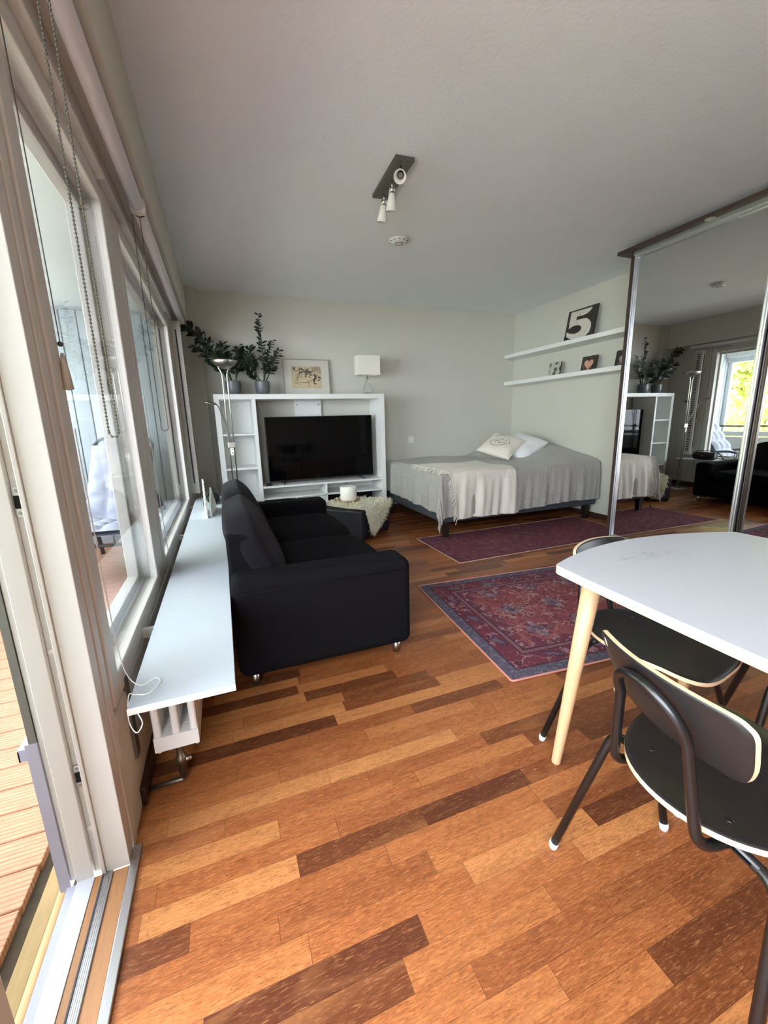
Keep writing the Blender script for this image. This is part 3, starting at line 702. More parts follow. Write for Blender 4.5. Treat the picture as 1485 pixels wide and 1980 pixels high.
# stepped white slat ornament on the shelf
def slat_fan(label, loc, rz, n, hmax, hmin, length):
    t = thing('slat_ornament', label, 'ornament', loc, rz, 'white slat ornaments on the window shelf')
    MB().box(-0.012, -length/2, 0, 0.012, length/2, 0.018).build('base_bar', M['white'], t, bevel=0.002)
    for i in range(n):
        u = (i+0.5)/n; y = (u-0.5)*(length-0.02); k = 1-abs(u-0.45)/0.55
        h = hmin+(hmax-hmin)*max(0.0, k)
        w = (length-0.02)/n*0.30
        m = MB(); m.box(-0.006, y-w, 0.016, 0.006, y+w, h-0.010)
        m.lathe([(0.006,0.0),(0.0075,0.006),(0.004,0.012),(0.0,0.014)], (0,y,h-0.012), 8)
        m.build('slat', M['white'], t)
slat_fan('taller white slat ornament stepped like a spire beside the window', (-0.172, 3.55, 0.45), 0.02, 13, 0.30, 0.05, 0.34)
slat_fan('shorter white slat ornament stepped like a spire nearer the sofa', (-0.122, 3.60, 0.45), -0.10, 13, 0.22, 0.05, 0.34)
# portable speaker
sp = thing('portable_speaker', 'black portable speaker with small red badge at far end of shelf', 'speaker', (-0.125, 4.10, 0.45))
MB().lathe([(0.0,-0.155),(0.040,-0.155),(0.052,-0.145),(0.056,-0.12),(0.058,0.0),(0.056,0.12),(0.052,0.145),(0.040,0.155),(0.0,0.155)], (0,0,0.058), 24, M3=Matrix.Rotation(PI/2, 3, 'X')).build('body', M['black_plastic'], sp)
MB().box(0.0565, -0.018, 0.055, 0.0595, 0.018, 0.070).build('badge', M['red'], sp, bevel=0.001)
MB().tube(fillet([(0,-0.13,0.108),(0,-0.12,0.135),(0,0.11,0.130),(0,0.13,0.108)], 0.03), 0.006).build('handle', M['black_plastic'], sp)
st = MB(); st.grid(lambda u, v: (0.0-0.05*u+(v-0.5)*0.03*0.3, 0.150-0.02*v, 0.09-0.088*u**0.7) , 8, 4); 
MB().tube(smooth([(0.0,-0.14,0.10),(-0.03,-0.17,0.10),(-0.07,-0.20,0.05),(-0.075,-0.21,0.008)]), 0.008, 8).build('strap', M['black_plastic'], sp); st.bm.free()

# ================================================================== SOFA
so = thing('sofa', 'black two-seat sofa with chrome feet, its back against the window shelf', 'sofa', (0.38, 2.685, 0.0))
# local: x = world-0.38, y = world-2.685
def soft(name, x0, y0, z0, x1, y1, z1, m, par, r=0.04, seg=5, puff=0.0, rot=None, piv=None, nx=14, ny=14, nz=8):
    mb = MB(); mb.box(x0, y0, z0, x1, y1, z1)
    if puff > 0 or rot is not None:
        bmesh.ops.subdivide_edges(mb.bm, edges=mb.bm.edges[:], cuts=8, use_grid_fill=True)
        c = Vector(((x0+x1)/2,(y0+y1)/2,(z0+z1)/2)); s = Vector(((x1-x0)/2,(y1-y0)/2,(z1-z0)/2))
        for v in mb.bm.verts:
            d = v.co-c; u = Vector((d.x/s.x, d.y/s.y, d.z/s.z))
            sm = min(s); 
            # superellipsoid rounding + puff
            kx = 1-abs(u.x)**3; ky = 1-abs(u.y)**3; kz = 1-abs(u.z)**3
            q = Vector(u); nrm = (abs(u.x)**6+abs(u.y)**6+abs(u.z)**6)**(1/6)
            q = q/max(nrm, 1e-6)*max(abs(u.x),abs(u.y),abs(u.z))
            q.x *= 1+puff*ky*kz/s.x*0.5 if abs(u.x) > 0.99 else 1
            q.y *= 1+puff*kx*kz/s.y*0.5 if abs(u.y) > 0.99 else 1
            q.z *= 1+puff*kx*ky/s.z*0.5 if abs(u.z) > 0.99 else 1
            v.co = c+Vector((q.x*s.x, q.y*s.y, q.z*s.z))
            if rot is not None: p = Vector(piv); v.co = rot @ (v.co-p)+p
        return mb.build(name, m, par, sub=1, smooth=True)
    return mb.build(name, m, par, bevel=r, seg=seg)
yn, yf = -0.965, 0.965
soft('arm', -0.41, yn, 0.058, 0.412, yn+0.20, 0.505, M['sofa'], so, 0.045, 6)
soft('arm', -0.41, yf-0.20, 0.058, 0.412, yf, 0.505, M['sofa'], so, 0.045, 6)
for s in (yn, yf):
    MB().tube([(-0.372, s, 0.455), (0.0, s, 0.456), (0.366, s, 0.455)], 0.0022, 6).build('arm_seam', M['sofa'], so)
soft('base', -0.40, yn+0.19, 0.062, 0.37, yf-0.19, 0.27, M['sofa'], so, 0.02, 3)
soft('back_frame', -0.41, yn+0.19, 0.062, -0.295, yf-0.19, 0.665, M['sofa'], so, 0.02, 4)
ym = 0.0
for a, b in ((yn+0.203, -0.003), (0.003, yf-0.203)):
    soft('seat_cushion', -0.19, a, 0.262, 0.42, b, 0.41, M['sofa'], so, puff=0.025)
Rb = Matrix.Rotation(math.radians(-24), 3, 'Y')
for a, b in ((yn+0.205, -0.01), (0.01, yf-0.205)):
    c = soft('back_cushion', -0.285, a, 0.385, -0.115, b, 0.80, M['cushion'], so, puff=0.05, rot=Rb, piv=(-0.10, 0, 0.385))
for x in (-0.345, 0.345):
    for s in (-1, 1):
        MB().lathe([(0.0,0.0),(0.020,0.0),(0.020,0.062),(0.0,0.062)], (x, s*0.905, 0.0), 18).build('foot', M['chrome'], so, label='short chrome foot')

# ================================================================== MEDIA UNIT
bx, by = -0.036, 4.605
mu = thing('media_unit', 'wide white shelf unit around the television against the back wall', 'shelf unit', (bx+0.915, by+0.19, 0.0))
X0, X1, Yf, Yk = -0.915, 0.915, -0.19, 0.19
def P(name, *a, m='white', bevel=0.0015, **k): return MB().box(*a).build(name, M[m], mu, bevel=bevel, **k)
P('side_panel', X0, Yf, 0.0, X0+0.052, Yk, 1.398)
P('side_panel', X1-0.052, Yf, 0.0, X1, Yk, 1.398)
P('top_panel', X0, Yf, 1.398, X1, Yk, 1.45)
P('divider', -0.548, Yf, 0.05, -0.513, Yk, 1.398)
P('plinth', X0+0.052, Yf+0.01, 0.0, X1-0.052, Yk, 0.05)
for z in (1.052, 0.698, 0.345): P('shelf', X0+0.052, Yf+0.004, z-0.018, -0.548, Yk, z)
P('tv_shelf', -0.513, Yf+0.002, 0.462, X1-0.052, Yk, 0.483)
P('lower_shelf', -0.513, Yf+0.002, 0.335, X1-0.052, Yk, 0.353)
P('middle_divider', 0.175, Yf+0.002, 0.05, 0.193, Yk, 0.462)
for x in (-0.17, 0.52): P('small_divider', x, Yf+0.004, 0.05, x+0.018, Yk, 0.335)
P('back_panel', X0+0.052, Yk-0.006, 0.05, -0.548, Yk-0.001, 1.398, label='pale back panel')
P('back_panel', -0.513, Yk-0.006, 0.353, X1-0.052, Yk-0.001, 0.462)
P('back_panel', -0.513, Yk-0.006, 0.05, X1-0.052, Yk-0.001, 0.335, m='dark', label='dark back of the lower niches')
P('frosted_front', -0.145, Yf+0.004, 0.06, 0.172, Yf+0.012, 0.330, m='frost', label='pale green frosted front')
cp = P('cable_panel', -0.06, Yk-0.02, 0.483, 0.255, Yk-0.004, 1.398)
for x in (-0.03, 0.225): MB().lathe([(0,0),(0.008,0),(0.008,0.003),(0,0.003)], (0,0,0), 10, M3=Matrix.Rotation(PI/2,3,'X')).build('screw', M['nickel'], cp, loc=(x, Yk-0.02, 1.352))
cbl = MB(); cbl.tube([(0.50,0.12,0.46),(0.49,0.10,0.41),(0.475,0.09,0.357)], 0.004, 6)
tag(cbl.build('power_cable', M['black_plastic'], loc=(bx+0.915, by+0.19, 0)), 'short black cable hanging in the open niche under the television', 'cable')

tv = thing('television', 'large black flat television standing in the white shelf unit', 'television', (1.062, 4.735, 0.483))
MB().box(-0.612, -0.010, 0.028, 0.612, 0.028, 0.735).build('body', M['black_plastic'], tv, bevel=0.004)
MB().box(-0.604, -0.0125, 0.040, 0.604, -0.0098, 0.728).build('screen', M['screen'], tv)
for s in (-1, 1):
    m = MB(); m.tube([(s*0.44,0.0,0.04),(s*0.445,-0.02,0.02),(s*0.47,-0.115,0.006)], [0.012,0.010,0.006], 8).tube([(s*0.44,0.0,0.04),(s*0.445,0.03,0.02),(s*0.47,0.11,0.006)], [0.012,0.010,0.006], 8); m.build('stand_foot', M['black_plastic'], tv)
bxr = MB(); bxr.box(-0.03,-0.03,0,0.03,0.03,0.022); tag(bxr.build('set_top_puck', M['black_plastic'], bevel=0.005, loc=(0.437, 4.66, 0.483)), 'small black box at left foot of the television', 'box')

# ---- plants
def zz_plant(label, loc, stems, seed):
    rnd = random.Random(seed); t = thing('potted_plant', label, 'plant', loc, 0, 'potted plants on the shelf unit')
    MB().lathe([(0.0,0.0),(0.060,0.0),(0.068,0.012),(0.078,0.07),(0.079,0.10),(0.076,0.132),(0.078,0.14),(0.072,0.14),(0.069,0.12),(0.0,0.118)], (0,0,0), 32).build('pot', M['pot'], t)
    MB().lathe([(0.0,0.120),(0.070,0.121),(0.070,0.119),(0.0,0.118)], (0,0,0), 20).build('soil', M['soil'], t)
    for (bx_, by_, tip, bend, n, ls) in stems:
        p0 = Vector((bx_, by_, 0.118)); p2 = Vector(tip); p1 = (p0+p2)/2+Vector(bend)
        pts = [p0*(1-k/14)**2+p1*2*(k/14)*(1-k/14)+p2*(k/14)**2 for k in range(15)]
        m = MB(); m.tube(pts, [0.0072-0.005*k/14 for k in range(15)], 7, mi=0)
        for i in range(n):
            f = 0.30+0.70*i/(n-1); s_ = f*14; k = min(13, int(s_)); c = pts[k].lerp(pts[k+1], s_-k); T = (pts[k+1]-pts[k]).normalized()
            side = T.cross(Vector((0.3,-1,0.2))).normalized()
            for sg in (-1, 1):
                if rnd.random() < 0.06: continue
                az = rnd.uniform(-0.7, 0.7)
                d = (side*sg*math.cos(az)+T.cross(side)*math.sin(az))
                d = (d*0.8+T*rnd.uniform(0.45, 0.8)).normalized()
                L = ls*1.12*rnd.uniform(0.8, 1.15)*(1.0 if f < 0.9 else 0.75); W = L*0.42
                wv = d.cross(T).cross(d).normalized(); wv = (wv*0.5+d.cross(Vector((0,-1,0.3))).normalized()*0.8).normalized()
                nv = d.cross(wv).normalized()
                rows = []
                for q, wq in ((0.0,0.10),(0.2,0.62),(0.45,1.0),(0.7,0.8),(0.9,0.35),(1.0,0.03)):
                    cc_ = c+d*L*q-nv*0.006*math.sin(q*PI)+Vector((0,0,-0.012*q*q))
                    rows.append([cc_-wv*W*0.5*wq+nv*0.004*wq, cc_+nv*0.0, cc_+wv*W*0.5*wq+nv*0.004*wq])
                m.rings(rows, cap=False, closed=False, mi=1)
        # terminal leaf
        m.build('leafy_stem', [M['stem'], M['leaf']], t)
zz_plant('dark green leafy plant in grey pot, long stem arching left to the window', (0.170, 4.76, 1.45), [
    (-0.03,0.0,(-0.415,-0.02,0.675),(0.06,0,0.17),17,0.085), (-0.02,-0.02,(-0.31,-0.04,0.47),(0.02,0,0.06),11,0.085),
    (0.0,0.0,(-0.06,0.02,0.50),(-0.04,0,0.04),11,0.085), (0.02,0.02,(0.12,0.0,0.42),(0.03,0,0.08),10,0.08),
    (0.0,-0.03,(-0.14,-0.10,0.40),(-0.03,0,0.06),9,0.08), (0.03,-0.02,(0.02,-0.08,0.34),(0.02,0,0.05),8,0.075), (-0.03,0.03,(-0.20,0.08,0.44),(-0.03,0,0.07),10,0.08)], 3)
zz_plant('dark green leafy plant in grey pot with one tall upright stem', (0.465, 4.76, 1.45), [
    (0.02,0.0,(0.02,0.03,0.80),(0.02,0,0.04),17,0.062), (0.0,0.0,(-0.20,0.0,0.47),(-0.06,0,0.06),11,0.085),
    (0.03,0.0,(0.20,0.0,0.45),(0.0,0,0.0),10,0.075), (-0.02,-0.02,(-0.11,-0.05,0.46),(-0.04,0,0.05),11,0.08),
    (0.02,0.03,(0.15,0.06,0.56),(0.0,0,0.10),10,0.055), (-0.03,0.0,(-0.12,-0.08,0.24),(-0.02,0,0.02),7,0.075), (0.01,-0.03,(0.06,-0.10,0.33),(0.0,0,0.05),8,0.07)], 5)

# ---- picture leaning on the wall
pc = thing('framed_picture', 'framed botanical drawing with pale mount leaning above the television', 'picture', (0.985, 4.945, 1.45))
pc.rotation_euler = (math.radians(-4.0), 0, math.radians(0.0))
w, h = 0.265, 0.405
f_ = MB(); t_ = 0.009
f_.box(-w,-0.012,0,-w+t_,0.012,h).box(w-t_,-0.012,0,w,0.012,h).box(-w+t_,-0.012,0,w-t_,0.012,t_).box(-w+t_,-0.012,h-t_,w-t_,0.012,h); f_.build('frame', M['framewood'], pc, bevel=0.001)
MB().box(-w+t_,-0.004,t_,w-t_,0.008,h-t_).build('mount', M['mat_board'], pc)
MB().box(-0.172,-0.0065,0.085,0.168,-0.0042,0.325).build('drawing', M['drawing'], pc)
br = MB(); rnd = random.Random(4)
for (a, b, c) in (((-0.14,0.14),(0.0,0.15),(0.10,0.20)),((0.08,0.25),(0.09,0.20),(0.075,0.13)),((-0.13,0.27),(-0.05,0.29),(0.03,0.30)),((0.0,0.16),(0.02,0.13),(0.02,0.10)),((0.08,0.22),(0.12,0.24),(0.15,0.21)),((-0.11,0.17),(-0.10,0.24),(-0.03,0.27))):
    br.tube([(a[0],-0.007,a[1]),(b[0],-0.007,b[1]),(c[0],-0.007,c[1])], 0.0022, 5)
for i in range(34):
    x, z = rnd.gauss(-0.02, 0.06), rnd.gauss(0.255, 0.03)
    if i > 26: x, z = rnd.uniform(0.08, 0.15), rnd.uniform(0.13, 0.24)
    a = rnd.uniform(0, PI); L = rnd.uniform(0.012, 0.024)
    br.prism([(x+L*math.cos(q)*math.cos(a)-0.4*L*math.sin(q)*math.sin(a), z+L*math.cos(q)*math.sin(a)+0.4*L*math.sin(q)*math.cos(a)) for q in [k*PI/4 for k in range(8)]], -0.0078, -0.0068, f=lambda x, y, z: (x, z, y))
br.build('branch', M['ink'], pc)

# ---- table lamp
tl = thing('table_lamp', 'white box-shade table lamp with clear glass loop base', 'lamp', (1.652, 4.76, 1.45))
s_ = MB(); a_, b_, z0, z1 = 0.132, 0.075, 0.215, 0.425
for (x0_, y0_, x1_, y1_) in ((-a_,-b_,a_,-b_+0.003),(-a_,b_-0.003,a_,b_),(-a_,-b_+0.003,-a_+0.003,b_-0.003),(a_-0.003,-b_+0.003,a_,b_-0.003)): s_.box(x0_, y0_, z0, x1_, y1_, z1)
s_.build('lamp_shade', M['shade'], tl)
lp = [(0.0,0.0,0.185)]+[(x,0,z) for x, z in ((-0.016,0.170),(-0.022,0.13),(-0.040,0.085),(-0.050,0.05),(-0.042,0.02),(-0.018,0.012),(0.018,0.012),(0.042,0.02),(0.050,0.05),(0.040,0.085),(0.022,0.13),(0.016,0.170))]+[(0.0,0.0,0.185)]
MB().tube(smooth(lp, 4), 0.0115, 12).build('glass_base', M['clear'], tl)
MB().tube([(0,0,0.185),(0,0,0.26)], 0.008, 10).build('stem', M['chrome'], tl)
MB().box(-a_+0.003,-0.004,0.255,a_-0.003,0.004,0.259).build('shade_carrier', M['chrome'], tl)

# ---- floor lamp
fl_ = thing('floor_lamp', 'slim twin-pole steel uplighter floor lamp with reading arm behind the sofa', 'floor lamp', (0.085, 4.30, 0.0))
MB().lathe([(0.0,0.0),(0.125,0.0),(0.125,0.012),(0.11,0.02),(0.0,0.022)], (0,0,0), 32).build('base', M['chrome'], fl_)
for s in (-1, 1):
    x = s*0.021
    MB().tube(fillet([(x,0,0.015),(x,0,1.62),(s*0.058,0,1.685)], 0.03), 0.0065, 10).build('pole', M['chrome'], fl_)
    MB().sphere((s*0.058,0,1.687), 0.010).build('pole_tip', M['nickel'], fl_)
MB().lathe([(0.0,1.655),(0.035,1.657),(0.085,1.685),(0.122,1.725),(0.119,1.727),(0.082,1.690),(0.033,1.663),(0.0,1.661)], (0.012,0,0), 36).build('dish_shade', M['nickel'], fl_)
MB().box(-0.034,-0.012,0.93,0.034,0.012,0.985).build('clamp', M['chrome'], fl_, bevel=0.004)
k_ = MB(); k_.prism(rrect(-0.016,0.86,0.016,0.93,0.014), -0.016, -0.006, f=lambda x, y, z: (x, z, y)); sw = k_.build('dimmer_plate', M['plastic'], fl_, bevel=0.001)
for z in (0.915, 0.88): MB().lathe([(0,0),(0.006,0),(0.005,0.006),(0,0.006)], (0,0,0), 12, M3=Matrix.Rotation(PI/2,3,'X')).build('knob', M['nickel'], sw, loc=(0,-0.016,z))
MB().tube(smooth([(0.0,-0.02,0.985),(-0.015,-0.05,1.08),(-0.05,-0.10,1.22),(-0.085,-0.14,1.315),(-0.115,-0.17,1.345)]), 0.0055, 10).build('reading_arm', M['chrome'], fl_)
R_ = Matrix.Rotation(math.radians(14), 3, 'Y')
MB().lathe([(0.0,0.022),(0.022,0.018),(0.036,0.006),(0.038,0.0),(0.034,0.0),(0.0,0.012)], (-0.148,-0.19,1.335), 20, M3=R_ @ Matrix.Diagonal((1.25,0.9,0.8))).build('reading_head', M['nickel'], fl_)

# ---- double light switch on the back wall
ws = thing('wall_switch', 'square white wall switch on the back wall beside the bed', 'switch', (2.306, YB, 0.897))
MB().box(-0.041,-0.009,-0.041,0.041,0.0,0.041).build('plate', M['plastic'], ws, bevel=0.003)
MB().box(-0.028,-0.013,-0.028,0.028,-0.009,0.028).build('rocker', M['white'], ws, bevel=0.002)

# ================================================================== OTTOMAN, FLEECE, CANDLE
ot = thing('ottoman', 'low black box ottoman standing between sofa and bed', 'ottoman', (1.20, 4.07, 0.0), math.radians(40))
soft('body', -0.285, -0.285, 0.02, 0.285, 0.285, 0.295, M['ottoman'], ot, 0.018, 3)
soft('lid', -0.288, -0.288, 0.262, 0.288, 0.288, 0.308, M['ottoman'], ot, 0.016, 3)
for sx in (-1, 1):
    for sy in (-1, 1): MB().box(sx*0.25-0.02, sy*0.25-0.02, 0.0, sx*0.25+0.02, sy*0.25+0.02, 0.022).build('foot', M['black_plastic'], ot)
fz = thing('sheepskin', 'cream sheepskin draped over the black ottoman', 'sheepskin', (1.20, 4.07, 0.310), math.radians(40))
def skin(u, v):   # local coordinates on the ottoman lid; the hide hangs over the -y side towards its right end
    w0 = v-0.5; L = 0.27+u*0.0
    q = 0.26-u*0.80                      # runs from +y across the lid and over the -y edge
    if q > -0.292:
        k = (0.26-q)/0.552
        hw = 0.20+0.09*math.sin(min(1.0, k*1.2)*PI*0.5)
        xc = 0.02+0.02*k
        return Vector((xc+2*w0*hw*0.97, q, 0.008+0.005*math.sin(9*u)*math.sin(7*v)))
    d = -0.292-q; k = min(1.0, d/0.248)
    hw = 0.255*(1-k)**0.8+0.018
    xc = 0.04-0.17*k
    return Vector((xc+2*w0*hw, -0.298-0.02*math.sin(d*9), 0.010-d))
MB().grid(skin, 34, 20).build('hide', M['fur'], fz, smooth=True)
tf = MB(); rnd = random.Random(11)
for i in range(6500):
    u, v = rnd.random(), rnd.random(); p = skin(u, v); e = 0.01
    du = skin(min(1,u+e), v)-skin(max(0,u-e), v); dv = skin(u, min(1,v+e))-skin(u, max(0,v-e))
    nn = du.cross(dv).normalized(); 
    d = (nn*0.6+Vector((rnd.gauss(0,0.6), rnd.gauss(0,0.6), rnd.gauss(-0.25 if p.z < 0 else 0.0,0.35)))+du.normalized()*0.5).normalized()
    L = rnd.uniform(0.022, 0.052); sd = d.cross(nn+Vector((0.01,0.02,0.03))).normalized()*0.0035
    q = p+nn*0.001; mdl = q+d*L*0.55+nn*0.004; tip = q+d*L-Vector((0,0,0.007))
    a, b, c, dd, ee = [tf.bm.verts.new(x) for x in (q-sd, q+sd, mdl+sd*0.8, mdl-sd*0.8, tip)]
    tf.bm.faces.new((a,b,c,dd)).smooth = True; tf.bm.faces.new((dd,c,ee)).smooth = True
fo_ = tf.build('fleece', M['fur'], fz); fo_['kind'] = 'stuff'
lt = MB(); lt.lathe([(0.0,0.0),(0.128,0.0),(0.134,0.008),(0.130,0.020),(0.0,0.021)], (0,0,0), 36)
for v in lt.bm.verts:
    a = math.atan2(v.co.y, v.co.x); k = 1+0.04*math.sin(3*a)+0.03*math.sin(7*a+1); v.co.x *= k; v.co.y *= k
tag(lt.build('wood_slice_tray', M['log'], loc=(1.175, 4.16, 0.326)), 'round wood slice tray on the sheepskin under the candle', 'tray')
cn = thing('pillar_candle', 'thick white pillar candle with three wicks on the wood slice', 'candle', (1.185, 4.15, 0.347))
MB().lathe([(0.0,0.0),(0.083,0.0),(0.085,0.004),(0.085,0.136),(0.080,0.142),(0.070,0.139),(0.0,0.137)], (0,0,0), 36).build('wax_body', M['wax'], cn)
for a in (0.3, 2.4, 4.5): MB().tube([(0.035*math.cos(a),0.035*math.sin(a),0.136),(0.036*math.cos(a),0.035*math.sin(a),0.15),(0.040*math.cos(a),0.035*math.sin(a),0.158)], 0.0018, 6).build('wick', M['cord'], cn)

# ================================================================== BED
BX0, BX1, BY0, BY1 = 1.90, 3.86, 3.42, 4.975
bd = thing('bed', 'double bed with grey upholstered base and dark tapered legs in the corner', 'bed', ((BX0+BX1)/2, (BY0+BY1)/2, 0.0))
hx, hy = (BX1-BX0)/2, (BY1-BY0)/2
soft('bed_base', -hx, -hy, 0.165, hx, hy, 0.40, M['bedbase'], bd, 0.02, 3)
soft('mattress', -hx+0.01, -hy+0.01, 0.40, hx-0.01, hy-0.01, 0.635, M['pillow_w'], bd, 0.05, 4)
for sx in (-1, 1):
    for sy in (-1, 1):
        cx, cy = sx*(hx-0.075), sy*(hy-0.07)
        zb = 0.0075 if (sx < 0 and sy < 0) else 0.0
        MB().rings([[(cx+a*0.024, cy+b*0.024, zb) for a, b in ((-1,-1),(1,-1),(1,1),(-1,1))], [(cx+a*0.034, cy+b*0.034, 0.168) for a, b in ((-1,-1),(1,-1),(1,1),(-1,1))]], smooth=False).build('leg', M['bedleg'], bd, bevel=0.002)
ph = [(0.30, 0.42), (0.30, -0.30)]
def topz(x, y):
    # sleeping pillows hidden under the cover make a ridge at the wall end
    a = max(0.0, min(1.0, (x-(BX1-0.80))/0.55)); a = a*a*(3-2*a)
    k = 0.5+0.5*math.cos(PI*min(1.0, abs(y-4.45)/0.95))
    g = max(0.0, min(1.0, (y-3.42)/1.15)); g = g*(1.25-0.25*g)*(1.0-0.5*max(0.0, (y-4.6)/0.4)**2)
    return 0.655+a*(0.015+0.20*g)*(1-0.06*max(0, (x-(BX1-0.2))/0.2)) + 0.006*math.sin(7*x+3*y)+0.004*math.sin(13*y-5*x)
def drape(s, t, off=0.0, seed=0.0, x0=BX0-0.012, y0=BY0-0.012, x1=BX1, y1=BY1, fold=1.0):
    # s,t = flat cloth coordinates (world x,y on top of the bed); beyond the foot or the front side the cloth falls
    dx = max(0.0, x0-s); dy = max(0.0, y0-t)
    r = 0.06
    d = math.hypot(dx, dy)
    bx_ = max(s, x0); by_ = min(max(t, y0), y1)
    zt = topz(min(max(bx_, BX0), BX1), by_)+off
    # soften edge
    ins = min(bx_-x0, by_-y0)
    if d < 1e-9:
        e = max(0.0, r-ins)/r
        return Vector((bx_, by_, zt-0.022*e*e))
    ux, uy = dx/d, dy/d
    g = min(1.0, d/0.10)
    arcp = (s if dy > dx else t)*1.0
    fl = fold*min(1.0, max(0.0, (d-0.04)/0.25))
    wob = 0.010*math.sin(21*arcp+seed)+0.007*math.sin(37*arcp+1.7*seed)+0.005*math.sin(63*arcp+5*d)
    corner = (2*ux*uy)
    ov = 0.020*g+off+fl*(wob+0.014)+0.05*corner*min(1.0, d/0.3)
    return Vector((bx_-ux*ov, by_-uy*ov, zt-0.022-max(0.0, d-0.015)*(1.0-0.02*corner)))
cv = thing('bed_cover', 'large grey linen bedspread with quilted lines covering the bed', 'bedspread', (0,0,0))
def cover(u, v):
    s = BX0-0.39+u*(BX1-BX0+0.385); t = BY0-0.43+v*(BY1-BY0+0.425)
    # the hem on the foot side hangs shorter away from the front corner
    k = max(0.0, (t-BY0)/(BY1-BY0)); 
    if s < BX0: s = BX0-(BX0-s)*(1.0-0.06*k)
    return drape(s, t, 0.0, 0.6)
MB().grid(cover, 190, 160).build('cloth', M['linen'], cv, smooth=True, solid=0.006)
qs = MB()
for t0 in (BY0-0.33,):
    qs.tube([drape(BX0+0.05+i*(BX1-BX0-0.1)/90, t0, 0.0015, 0.6) for i in range(91)], 0.0022, 5)
for s0 in (BX0-0.14, BX0-0.27):
    qs.tube([drape(s0, BY0+0.02+i*(BY1-BY0-0.06)/60, 0.0015, 0.6) for i in range(61)], 0.0022, 5)
qs.build('stitch_line', M['linen'], cv)
tw = thing('throw_blanket', 'cream fringed wool throw laid over the foot end of the bed', 'throw', (0,0,0))
def throwf(u, v):
    a = 2.02-0.09*v+u*(0.72+0.05*v); t = BY0-0.475+v*1.16
    return drape(a+0.012*math.sin(5*t), t, 0.016+0.006*math.sin(9*a+4*t)*math.sin(6*t), 2.4, fold=1.3)
MB().grid(throwf, 70, 110).build('cloth', M['throw'], tw, smooth=True, solid=0.008)
fr = MB(); rnd = random.Random(5)
for i in range(95):
    v = (i+0.5)/95; p = throwf(0.0, v); q = throwf(0.02, v); d = (p-q).normalized()
    L = rnd.uniform(0.055, 0.08); hang = Vector((0,0,-1)) if p.z < 0.60 else Vector((0,0,-0.12))
    w1 = Vector((rnd.gauss(0,0.12), rnd.gauss(0,0.30), 0))
    a = p+d*0.002; b = a+(d*0.8+hang*0.5+w1).normalized()*L*0.5; c = b+(d*0.5+hang*1.0+w1*0.6).normalized()*L*0.5
    if p.z > 0.60 : b.z = max(b.z, topz(b.x, min(max(b.y,BY0),BY1))+0.004); c.z = max(c.z, topz(max(c.x,BX0), min(max(c.y,BY0),BY1))+0.003)
    if p.z > 0.60 and c.x < BX0: c.z = b.z-0.03
    fr.tube([q, a, b, c], [0.0035,0.0035,0.003,0.002], 5)
fr.build('fringe', M['throw'], tw)
def pillow(name, label, loc, rot, w, h, th, m, group=None, cat='cushion'):
    t = thing(name, label, cat, loc, 0, group); t.rotation_euler = rot
    mb = MB()
    for sgn in (1, -1):
        def fn(u, v, sgn=sgn):
            a, b = 2*u-1, 2*v-1
            px = a*w/2*(1-0.07*b*b*(1-abs(a))*1.5); py = b*h/2*(1-0.07*a*a*(1-abs(b))*1.5)
            k = max(0.0, (1-abs(a)**2.6)*(1-abs(b)**2.6))**0.5
            return Vector((px*(1-0.06*(1-b*b)*abs(a)), py*(1-0.06*(1-a*a)*abs(b)), sgn*th*k*(1+0.05*math.sin(5*a+3*b))))
        mb.grid(fn, 24, 24)
    bmesh.ops.remove_doubles(mb.bm, verts=mb.bm.verts[:], dist=0.0005)
    mb.build('cover', m, t, smooth=True)
    return t, (lambda a, b: Vector((a*w/2, b*h/2, th*max(0.0, (1-abs(a)**2.6)*(1-abs(b)**2.6))**0.5)))
wh, _ = pillow('cushion', 'plain white cushion lying behind the embroidered one on the bed', (3.40, 4.16, 0.80), (math.radians(16), math.radians(-24), math.radians(14)), 0.48, 0.46, 0.075, M['pillow_w'], 'cushions on the bed')
pw, sf = pillow('cushion', 'cream cushion with grey embroidered heart and braided edge on the bed', (3.15, 4.22, 0.815), (math.radians(14), math.radians(-26), math.radians(20)), 0.43, 0.43, 0.08, M['pillow_c'], 'cushions on the bed')
em = MB()
def onp(pts, r=0.0022): em.tube([sf(a, b)+Vector((0,0,0.0012)) for a, b in smooth2(pts)], r, 5)
def smooth2(pts):
    return [(p.x, p.y) for p in smooth([(a, b, 0) for a, b in pts], 6)]
onp([(-0.05,-0.55),(-0.45,-0.15),(-0.55,0.25),(-0.35,0.48),(-0.08,0.36),(0.0,0.12),(0.10,0.38),(0.38,0.46),(0.55,0.20),(0.40,-0.20),(-0.05,-0.55)])
onp([(-0.30,0.20),(-0.18,0.28),(-0.12,0.10),(-0.28,0.02),(-0.20,-0.10),(-0.05,0.0)])
onp([(0.02,0.0),(0.12,0.10),(0.18,0.0),(0.08,-0.08),(0.02,0.0)]); onp([(0.20,0.02),(0.30,0.10),(0.36,0.0),(0.26,-0.08),(0.20,0.02),(0.42,0.04)])
onp([(-0.25,-0.30),(-0.10,-0.22),(0.05,-0.28),(0.16,-0.20)])
em.build('embroidery', M['ink'], pw)
ed = MB(); ring = []
for i in range(48):
    a = i/48*4; k = int(a); f = a-k; q = [(-1+2*f,-1),(1,-1+2*f),(1-2*f,1),(-1,1-2*f)][k]
    b_ = 1-0.06*(1-(q[1] if k % 2 else q[0])**2); q = (q[0]*(b_ if k % 2 else 1), q[1]*(1 if k % 2 else b_))
    ring.append((q[0]*0.215, q[1]*0.215, 0.0))
ed.tube(ring+[ring[0]], 0.007, 6); ed.build('braid', M['pillow_c'], pw)
